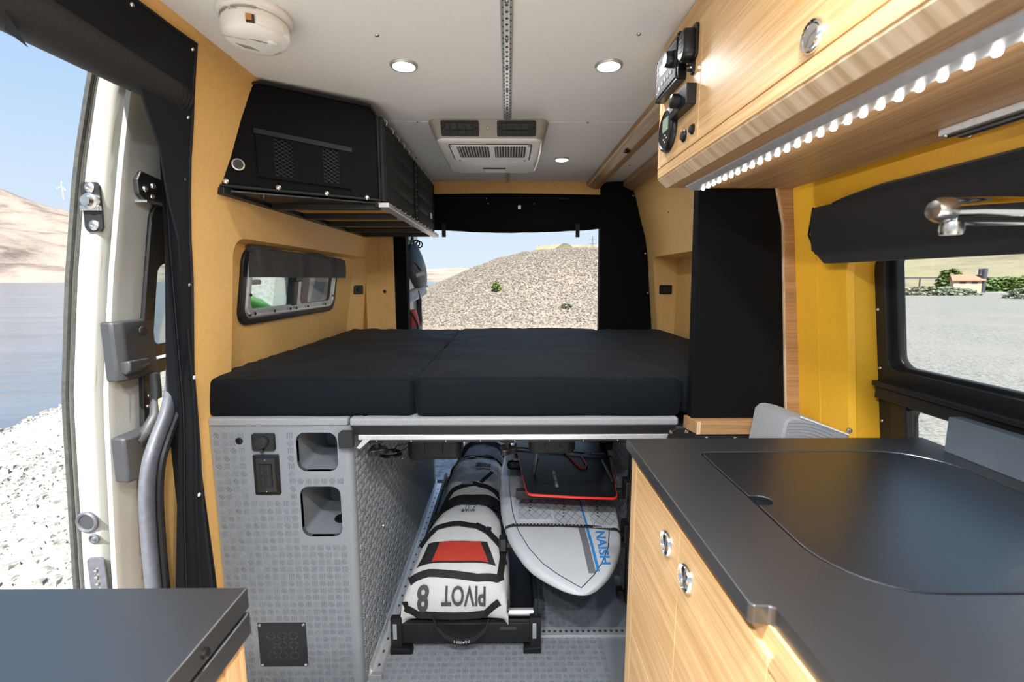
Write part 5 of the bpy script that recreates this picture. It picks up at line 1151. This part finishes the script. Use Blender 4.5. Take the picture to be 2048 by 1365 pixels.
strapobj([(-.03, 2.03, .52), (.0, 2.03, .555), (.045, 2.03, .5675), (.24, 1.99, .5685), (.455, 1.92, .5675), (.475, 1.91, .53)], 'black rubber strap with white lettering across the black kiteboard', (.30, .385, 1.945, .5715))
# board rack on the right
t = thing('board_rack', 'black wall rack with padded arms holding the two boards', 'rack', (.46, 1.75, .1))
MB().box(.452, .482, 1.60, 1.635, .10, .85).build('post', 'black_metal', t, bevel=.003)
MB().box(.452, .482, 2.10, 2.135, .10, .85).build('post', 'black_metal', t, bevel=.003)
for y in (1.60, 2.10):
    MB().box(-.02, .455, y, y+.03, .335, .360).build('lower_arm', 'black_metal', t, bevel=.003)
    MB().box(.03, .455, y+.06, y+.09, .50, .535).build('upper_arm', 'black_metal', t, bevel=.003)
    MB().box(-.035, -.005, y-.004, y+.034, .32, .375).build('arm_pad', 'black_plastic', t, bevel=.006)
    MB().box(.435, .500, y-.012, y+.05, .53, .60).build('clamp', 'black_metal', t, bevel=.004)
    MB().box(.435, .500, y-.012, y+.05, .36, .43).build('clamp', 'black_metal', t, bevel=.004)
MB().lathe([(.012, -.02), (.024, -.018), (.026, .0), (.012, .004)], (.440, 1.617, .14), 'X', 8).build('wing_knob', 'black_plastic', t, True)
MB().tube([(.445, 1.617, .14), (.48, 1.617, .14)], .010, 8).build('knob_shaft', 'black_plastic', t)
MB().prism([(-.015, 2.16), (-.005, 2.03), (.085, 2.03), (.085, 2.16)], 'Z', .452, .50).build('pad_block', 'black_plastic', t, bevel=.02)
MB().prism([(.025, 2.045), (.085, 2.045), (.085, 2.065), (.025, 2.065)], 'Z', .4995, .502).build('block_label', 'offwhite_print', t)
# pouches hanging under the platform
def pouch(name, x0, x1, y0, y1, z0, z1, label, n):
    t = thing(name, label, 'pouch', ((x0+x1)/2, (y0+y1)/2, z0))
    cushion(x0, x1, y0, y1, z0, z1, .02, seed=n, amp=.006, edge=.002).build('body', 'bag_black', t, True, ang=70)
    for k in range(1, 3):
        x = x0+(x1-x0)*k/3; MB().bar((x, y0-.001, z0+.03), (x, y0-.001, z1-.01), .004, .003).build('seam', 'webbing', t)
    MB().tube([(x0+.015, y0-.003, z1-.02), (x1-.015, y0-.003, z1-.02)], .004, 6).build('zipper', 'webbing', t); return t
t = pouch('hanging_pouch', -.368, -.172, 1.585, 1.72, .688, .85, 'black pouch with drawstring and ring hung under the platform over the duffel bags', 3)
b = [( -.43+.035*math.cos(a), 1.60+.03*math.sin(a), .712) for a in [2*PI*k/20 for k in range(21)]]
MB().tube(b, .007, 6).build('ring', 'black_plastic', t, True)
MB().tube([(-.36, 1.60, .74), (-.39, 1.59, .725), (-.42, 1.585, .705), (-.425, 1.585, .675)], .0022, 5).build('cord', 'black_plastic', t)
MB().tube([(-.36, 1.60, .75), (-.405, 1.59, .745), (-.415, 1.585, .72)], .0022, 5).build('cord', 'black_plastic', t)
pouch('hanging_pouch', .075, .245, 1.58, 1.70, .712, .85, 'black zipped pouch hung under the platform above the kiteboard', 4)
# ================================================================== SHADES, CURTAINS, SEALS
t = thing('window_shade', 'grey padded shade folded up over the small left side window', 'window shade', (-.88, 2.0, 1.36))
def shf(u, v):
    y = 1.60+.865*u; k = .010*max(0, math.sin(u*17+.6))**6
    z = 1.352+.098*v-.006*u*v; return (-.868-k+.010*math.sin(PI*v)*.4, y, z)
b = MB().grid(shf, 48, 8); v0 = list(b.v); n = len(v0)
b.v += [(x-.03, y, z) for x, y, z in v0]; fs = list(b.f); b.f += [[i+n for i in reversed(f)] for f in fs]
nv = 9; nu = 49
edge = [i*nv for i in range(nu)]+[(nu-1)*nv+j for j in range(1, nv)]+[i*nv+nv-1 for i in range(nu-2, -1, -1)]+[j for j in range(nv-2, 0, -1)]
b.f += [(edge[i], edge[(i+1) % len(edge)], edge[(i+1) % len(edge)]+n, edge[i]+n) for i in range(len(edge))]
b.build('pad', 'grey_pad', t, True)
MB().tube([(-.885, 1.59+.86*k/12, 1.450+.006*math.sin(k)-.002*k/6) for k in range(13)], .011, 8).build('top_fold', 'grey_pad', t, True)
t = thing('window_shade', 'charcoal padded shade folded over the top of the big galley window', 'window shade', (.80, .7, 1.38))
yy = [1.199, 1.197, 1.17, 1.10, .9, .6, .2, -.3]
MB().loft([[(xr(z)-.03+dx, y, z) for dx, z in (((0, 1.385 if k > 1 else 1.41+.03*(1-k)), (-.012, 1.42), (-.014, 1.47), (-.010, 1.515), (0, 1.528), (.022, 1.528), (.022, 1.385 if k > 1 else 1.41)))] for k, y in enumerate(yy)]).build('pad', 'charcoal_pad', t, True, .003)
MB().loft([[(xr(1.53)-.028+dx, y, 1.525+.012*min(1, k/2)+dz) for dx, dz in ((0, -.01), (-.006, .004), (.01, .012), (.024, 0))] for k, y in enumerate((1.13, 1.08, 1.0, .5, -.3))]).build('top_fold', 'charcoal_pad', t, True)
MB().tube([(xr(1.41)-.031, 1.197, 1.41), (xr(1.46)-.046, 1.201, 1.46), (xr(1.53)-.032, 1.201, 1.528)], .0025, 5).build('edge_piping', 'black_fabric', t)
# rear rolled blind
t = thing('rear_blind', 'black fabric blind rolled up across the top of the rear door opening', 'blind', (0, 2.87, 1.65))
def rb(u, v):
    x = -.68+1.27*u; sag = .022*math.sin(PI*max(0, min(1, (u-.1)/.88)))
    a = v*PI; zt = 1.868; zb = 1.655-sag
    if v < .6: return (x, 2.858-.016*math.sin(v/.6*PI/2), zt+(zb+.04-zt)*v/.6)
    q = (v-.6)/.4*PI*1.2; return (x, 2.862-.02*math.cos(q)+.003*mn.noise(Vector((x*12, q, 0))), zb+.03-.035*math.sin(q)+.004*mn.noise(Vector((x*10, 3, q))))
MB().grid(rb, 40, 24).build('roll', 'black_fabric', t, True)
for x in (-.39, .425): MB().box(x-.012, x+.012, 2.835, 2.838, 1.600, 1.68).build('strap_tab', 'webbing', t)
MB().box(.06, .08, 2.836, 2.842, 1.765, 1.79).build('buckle', 'steel', t, bevel=.002)
for x, z in ((-.13, 1.83), (.16, 1.80), (-.12, 1.80)): screw(t, (x, 2.846, z), '-Y', .003)
MB().box(.31, .37, 2.839, 2.842, 1.825, 1.832).build('stitched_tag', 'webbing', t)
# rear side curtains
zc = [1.0, 1.1, 1.25, 1.4, 1.5, 1.6, 1.7, 1.8, 1.925]
t = thing('side_curtain', 'tall black fabric curtain panel covering the pillar right of the rear opening', 'curtain', (.7, 2.84, 1.0))
MB().loft([[(.572-.012*(z-1)/.9, 2.842, z), (xw(z)-.004, 2.80, z), (xw(z)-.004, 2.83, z), (.572-.012*(z-1)/.9, 2.90, z)] for z in zc]).build('panel', 'black_fabric', t, False, .003)
for z in (1.26, 1.50, 1.84): screw(t, (xw(z)-.014, 2.803, z), '-Y', .006)
screw(t, (.69, 2.82, 1.90), '-Y', .006)
t = thing('side_curtain', 'narrow black fabric curtain strip left of the rear opening', 'curtain', (-.66, 2.87, 1.0))
MB().loft([[(-.722, 2.862, z), (-.632-.0*(z), 2.872, z), (-.628, 2.93, z), (-.722, 2.90, z)] for z in (1.0, 1.3, 1.6, 1.87)]).build('panel', 'black_fabric', t, False, .003)
# niche sockets
for nm, c, n2, lab in (('L', Vector((-.899, 2.75, 1.283)), Vector((.876, -.48, 0)), 'small black socket in the tan niche beside the left side window'), ('R', Vector((.928, 2.6905, 1.285)), Vector((-.18, -.98, 0)), 'small black socket in the tan niche of the rear right wall')):
    n2.normalize(); ux = Vector((-n2.y, n2.x, 0)); t = thing('niche_socket', lab, 'socket', tuple(c))
    MB().loft([[tuple(c+ux*u+Vector((0, 0, 1))*v+n2*d) for u, v in rrect(-.036, .036, -.027, .027, .007)] for d in (-.003, .007)]).build('plate', 'black_plastic', t, bevel=.0015)
    MB().loft([[tuple(c+ux*(r*math.cos(a))+Vector((0, 0, 1))*(r*math.sin(a))+n2*d) for a in [2*PI*k/16 for k in range(16)]] for r, d in ((.015, .007), (.014, .012), (.001, .013))]).build('cap', 'dark_plastic', t, True)
# sliding-door surround: black snap-on panel (header + pillar)
t = thing('door_screen', 'black snap-on insect screen surround of the sliding door, its mesh rolled up', 'insect screen', (-.8, .6, 1.8))
RE = [(.30, 1.298), (.45, 1.295), (.75, 1.28), (1.0, 1.268), (1.345, 1.262), (1.55, 1.245), (1.775, 1.203), (1.90, 1.178)]
zs_ = [.30, .45, .6, .75, .9, 1.0, 1.1, 1.2, 1.345, 1.45, 1.55, 1.65, 1.72, 1.775, 1.83, 1.87, 1.90]
MB().loft([[(-xw(z)+.004, lerp([(1.42, 1.222), (1.52, 1.18), (1.66, 1.12), (1.76, 1.03)], z), z), (-xw(z)+.004, lerp(RE, z), z), (-xw(z)-.001, lerp(RE, z), z), (-xw(z)-.001, lerp([(1.42, 1.222), (1.52, 1.18), (1.66, 1.12), (1.76, 1.03)], z), z)] for z in zs_]).build('pillar_panel', 'curtain_fabric', t, True)
MB().loft([[(-xw(z)+.003, 1.219, z), (-xw(z)-.045, 1.226, z), (-xw(z)-.045, 1.231, z), (-xw(z)+.003, 1.226, z)] for z in (.3, .9, 1.2, 1.5, 1.6)]).build('return_flap', 'curtain_fabric', t)
MB().loft([[(-xw(z)+.0045, y, z) for y in (-.5, 1.15)]+[(-xw(z)-.001, y, z) for y in (1.15, -.5)] for z in (1.76, 1.80, 1.85, 1.90)]).build('header_panel', 'curtain_fabric', t, True)
MB().tube([(-xw(z)+.005, lerp(RE, z)-.004, z) for z in zs_]+[(-xw(1.9)+.005, y, 1.897) for y in (1.1, .6, 0, -.5)], .0035, 5).build('binding', 'webbing', t)
for z, dy in ((1.885, -.014), (1.74, -.018), (1.60, -.018), (1.33, -.014), (1.05, -.016), (.82, -.016), (.6, -.018)): screw(t, (-xw(z)+.004, lerp(RE, z)+dy, z), 'X', .0055, 'steel', 'snap', .004)
for y in (.99, .80, .60, .40): screw(t, (-xw(1.885)+.005, y, 1.885), 'X', .0055, 'steel', 'snap', .004)
ty = [1.205, 1.203, 1.197, 1.19, 1.17, 1.12, 1.0, .85, .7, .5, .2, -.5]
tr_ = [.004, .026, .034, .037, .0385, .039, .042, .045, .047, .05, .05, .05]
MB().tube([(-.805, y, 1.787-.0*y+(.008*mn.noise(Vector((y*7, 0, 0))) if y < 1.1 else 0)) for y in ty], tr_, 20).build('rolled_mesh', 'black_mesh', t, True)
for y in (1.155, 1.168, 1.18): MB().tube([(-.805+.0395*math.cos(a), y, 1.787+.0395*math.sin(a)) for a in [2*PI*k/24 for k in range(25)]], .002, 5).build('roll_layer', 'webbing', t)
MB().loft([[(-.855, .74+.02*k, 1.84-.02*k), (-.775, .74+.02*k, 1.80-.028*k), (-.772, .735+.02*k, 1.80-.028*k), (-.855, .735+.02*k, 1.838-.02*k)] for k in range(4)]).build('tie_flap', 'curtain_fabric', t)
# hanging zipped curtain bunch at the pillar
t = thing('door_curtain', 'dark hanging screen curtain with zipper bunched beside the sliding door pillar', 'curtain', (-.885, 1.2, .3))
LE = [(.30, 1.085), (.547, 1.115), (.765, 1.15), (.986, 1.188), (1.161, 1.194), (1.445, 1.200), (1.768, 1.222), (1.80, 1.225)]
RI = [(.30, 1.245), (.454, 1.245), (.723, 1.24), (1.066, 1.27), (1.451, 1.285), (1.775, 1.285), (1.80, 1.285)]
def cu(u, v):
    z = .30+1.49*v; y = lerp(LE, z)+(lerp(RI, z)-lerp(LE, z))*u
    return (-.886+.008*math.sin(u*9+z*1.3)*(.4+.6*(1-v))+.014*u*min(1, max(0, (1.2-z)*3)), y, z)
MB().grid(cu, 26, 40).build('fabric', 'curtain_fabric', t, True)
MB().tube([Vector(cu(.30, k/30))+Vector((.004, -.002, 0)) for k in range(31)], .0045, 6, True, .5).build('zipper', 'webbing', t)
MB().tube([Vector(cu(.62, k/30))+Vector((.005, 0, 0)) for k in range(31)], .006, 6, True, .5).build('hem_fold', 'curtain_fabric', t, True)
for v in (.80, .52, .30): screw(t, Vector(cu(.68, v))+Vector((.006, 0, 0)), 'X', .006, 'offwhite_print', 'snap', .003)
# body-side door weatherstrip
SE = [(-.915, 1.318, 1.70), (-.925, 1.313, 1.455), (-.93, 1.283, 1.289), (-.935, 1.262, 1.12), (-.935, 1.248, 1.05), (-.935, 1.215, .978), (-.935, 1.165, .91), (-.935, 1.138, .86), (-.935, 1.12, .782), (-.935, 1.112, .66), (-.935, 1.109, .548), (-.935, 1.105, .3)]
sp = []
for i in range(len(SE)-1):
    for k in range(4):
        g = k/4; P = [Vector(SE[max(0, i-1)]), Vector(SE[i]), Vector(SE[i+1]), Vector(SE[min(len(SE)-1, i+2)])]
        sp.append(.5*((2*P[1])+(-P[0]+P[2])*g+(2*P[0]-5*P[1]+4*P[2]-P[3])*g*g+(-P[0]+3*P[1]-3*P[2]+P[3])*g**3))
ws = MB().tube(sp, .018, 14).build('door_weatherstrip', 'seal_grey', None, True)
tag(ws, 'grey rubber weatherstrip curving down the sliding door opening', 'seal')
MB().tube([p+Vector((.022, .014, 0)) for p in sp], .009, 8).build('seal_lip', 'rubber_black', ws, True)
MB().prism([(1.135, .0), (1.225, .0), (1.225, .93), (1.19, .90), (1.15, .84), (1.135, .76)], 'X', -.955, -.94).build('sill_pillar', 'tan_vinyl', WL)

# ================================================================== REAR DOOR (open) AND WHAT HANGS ON IT
D2r = thing('door_2', None, None, (-.72, 3.2, .3), kind='structure')
MB().prism([(-.76, 2.96), (-.690, 2.96), (-.662, 3.42), (-.70, 3.46), (-.80, 3.46)], 'Z', .2, 1.85).build('door_body', 'paint_white', D2r, True, .015)
MB().prism([(-.688, 3.0), (-.672, 3.30), (-.680, 3.30), (-.695, 3.0)], 'Z', .6, 1.22).build('inner_panel', 'tan_vinyl', D2r)
MB().box(-.668, -.640, 3.33, 3.40, .7, 1.22).build('edge_pad', 'grey_pad', D2r, bevel=.01)
br = MB().box(-.680, -.660, 3.10, 3.36, 1.60, 1.605).build('hinge_plate', 'black_metal', D2r)
for k in range(2): MB().tube([(-.63+.022*math.cos(a), 3.2+.1*k, 1.59+.022*math.sin(a)) for a in [2*PI*i/16 for i in range(17)]], .005, 6).build('hinge_ring', 'black_metal', br)
t = thing('dry_bag', 'grey waterproof sling bag hanging inside the open rear door', 'bag', (-.64, 3.2, 1.3))
ringsb = []
for k in range(13):
    v = k/12; z = 1.29+.29*v; w_ = .105*(math.sin(PI*min(1, .18+v*.85))**.6)*(1 if v < .5 else 1-.55*(v-.5)); d_ = .062*math.sin(PI*(.15+.75*v))**.6; ringsb.append([(-.632+d_*math.cos(a)+.028-.045*v, 3.16+w_*1.25*math.sin(a)-.02*v, z+.008*mn.noise(Vector((a, v*6, 1)))) for a in [2*PI*i/24 for i in range(24)]])
MB().loft(ringsb).build('body', 'drybag_grey', t, True, ang=60)
MB().tube([(-.655, 3.10, 1.55), (-.64, 3.12, 1.64), (-.66, 3.22, 1.66), (-.655, 3.24, 1.55)], .006, 6).build('strap', 'webbing', t)
MB().box(-.605, -.548, 3.028, 3.032, 1.365, 1.388, Matrix.Rotation(-.25, 3, 'Y')).build('logo_patch', 'offwhite_print', t)
MB().tube([(-.63, 3.04, 1.46), (-.60, 3.035, 1.44), (-.575, 3.05, 1.40)], .005, 6).build('clip', 'black_plastic', t)
t = thing('rolled_mat', 'shiny pale blue rolled mat strapped inside the open rear door', 'mat', (-.63, 3.15, 1.25))
MB().tube([(-.70, 3.05, 1.20), (-.665, 3.08, 1.228), (-.60, 3.12, 1.262), (-.575, 3.14, 1.275)], [.036, .040, .040, .034], 16).build('roll', 'drybag_blue', t, True)
MB().tube([(-.612+.043*.5*math.cos(a), 3.112+.043*.2*math.cos(a), 1.255+.043*math.sin(a)) for a in [2*PI*k/20 for k in range(21)]], .005, 6).build('strap_loop', 'webbing', t)
MB().tube([(-.598, 3.06, 1.27), (-.585, 3.06, 1.2), (-.588, 3.06, 1.12), (-.580, 3.06, 1.06)], .004, 5).build('hanging_strap', 'webbing', t)
t = thing('red_bag', 'red and grey bag low on the open rear door', 'bag', (-.64, 3.1, .9))
ringsb = []
for k in range(10):
    v = k/9; z = .86+.28*v; ringsb.append([(-.645+(.055-.035*v*v)*math.cos(a), 3.10+(.09-.04*v)*math.sin(a), z) for a in [2*PI*i/20 for i in range(20)]])
MB().loft(ringsb).build('body', 'bag_red', t, True, ang=60)
MB().loft([[(-.645+r*math.cos(a), 3.10+.095*math.sin(a), z) for a in [2*PI*i/20 for i in range(20)]] for r, z in ((.058, .86), (.059, .98), (.056, 1.03))]).build('grey_base', 'drybag_grey', t, True)
MB().tube([(-.66, 3.02, 1.15), (-.625, 3.01, 1.10), (-.60, 3.0, 1.05), (-.592, 3.0, .98)], .007, 6).build('strap', 'webbing', t)
# bicycle hung outside, seen through the left window
t = thing('bicycle_frame', 'lime green and slate bicycle frame leaning outside beyond the left side window', 'bicycle', (-1.6, 2.7, .4))
MB().tube([(-1.62, 2.66, 1.27), (-1.60, 2.90, 1.17), (-1.58, 3.25, 1.03)], [.030, .062, .045], 12).build('down_tube', 'green_paint', t, True)
MB().tube([(-1.68, 2.60, 1.18), (-1.66, 3.0, 1.08), (-1.62, 3.6, .98)], [.06, .09, .08], 12).build('top_tube', 'slate_paint', t, True)
MB().tube([(-1.60, 2.95, 1.14), (-1.58, 2.98, .85), (-1.56, 3.0, .50)], .028, 10).build('seat_tube', 'green_paint', t, True)
MB().tube([(-1.56, 3.0, .50), (-1.56, 3.2, .2), (-1.56, 3.45, -.34)], .02, 8).build('chain_stay', 'green_paint', t, True)
MB().tube([(-1.62, 2.66, 1.28), (-1.62, 2.5, .7), (-1.62, 2.38, -.34)], .022, 8).build('fork', 'slate_paint', t, True)
for y in (2.36, 3.48):
    MB().tube([(-1.6, y+.33*math.cos(a), -.34+.0+.33*math.sin(a)) for a in [2*PI*k/32 for k in range(33)]], .025, 8).build('wheel', 'rubber_black', t, True)
MB().tube([(-1.62, 2.66, 1.27), (-1.62, 2.64, 1.32), (-1.40, 2.60, 1.33)], .014, 8).build('handlebar', 'rubber_black', t, True)
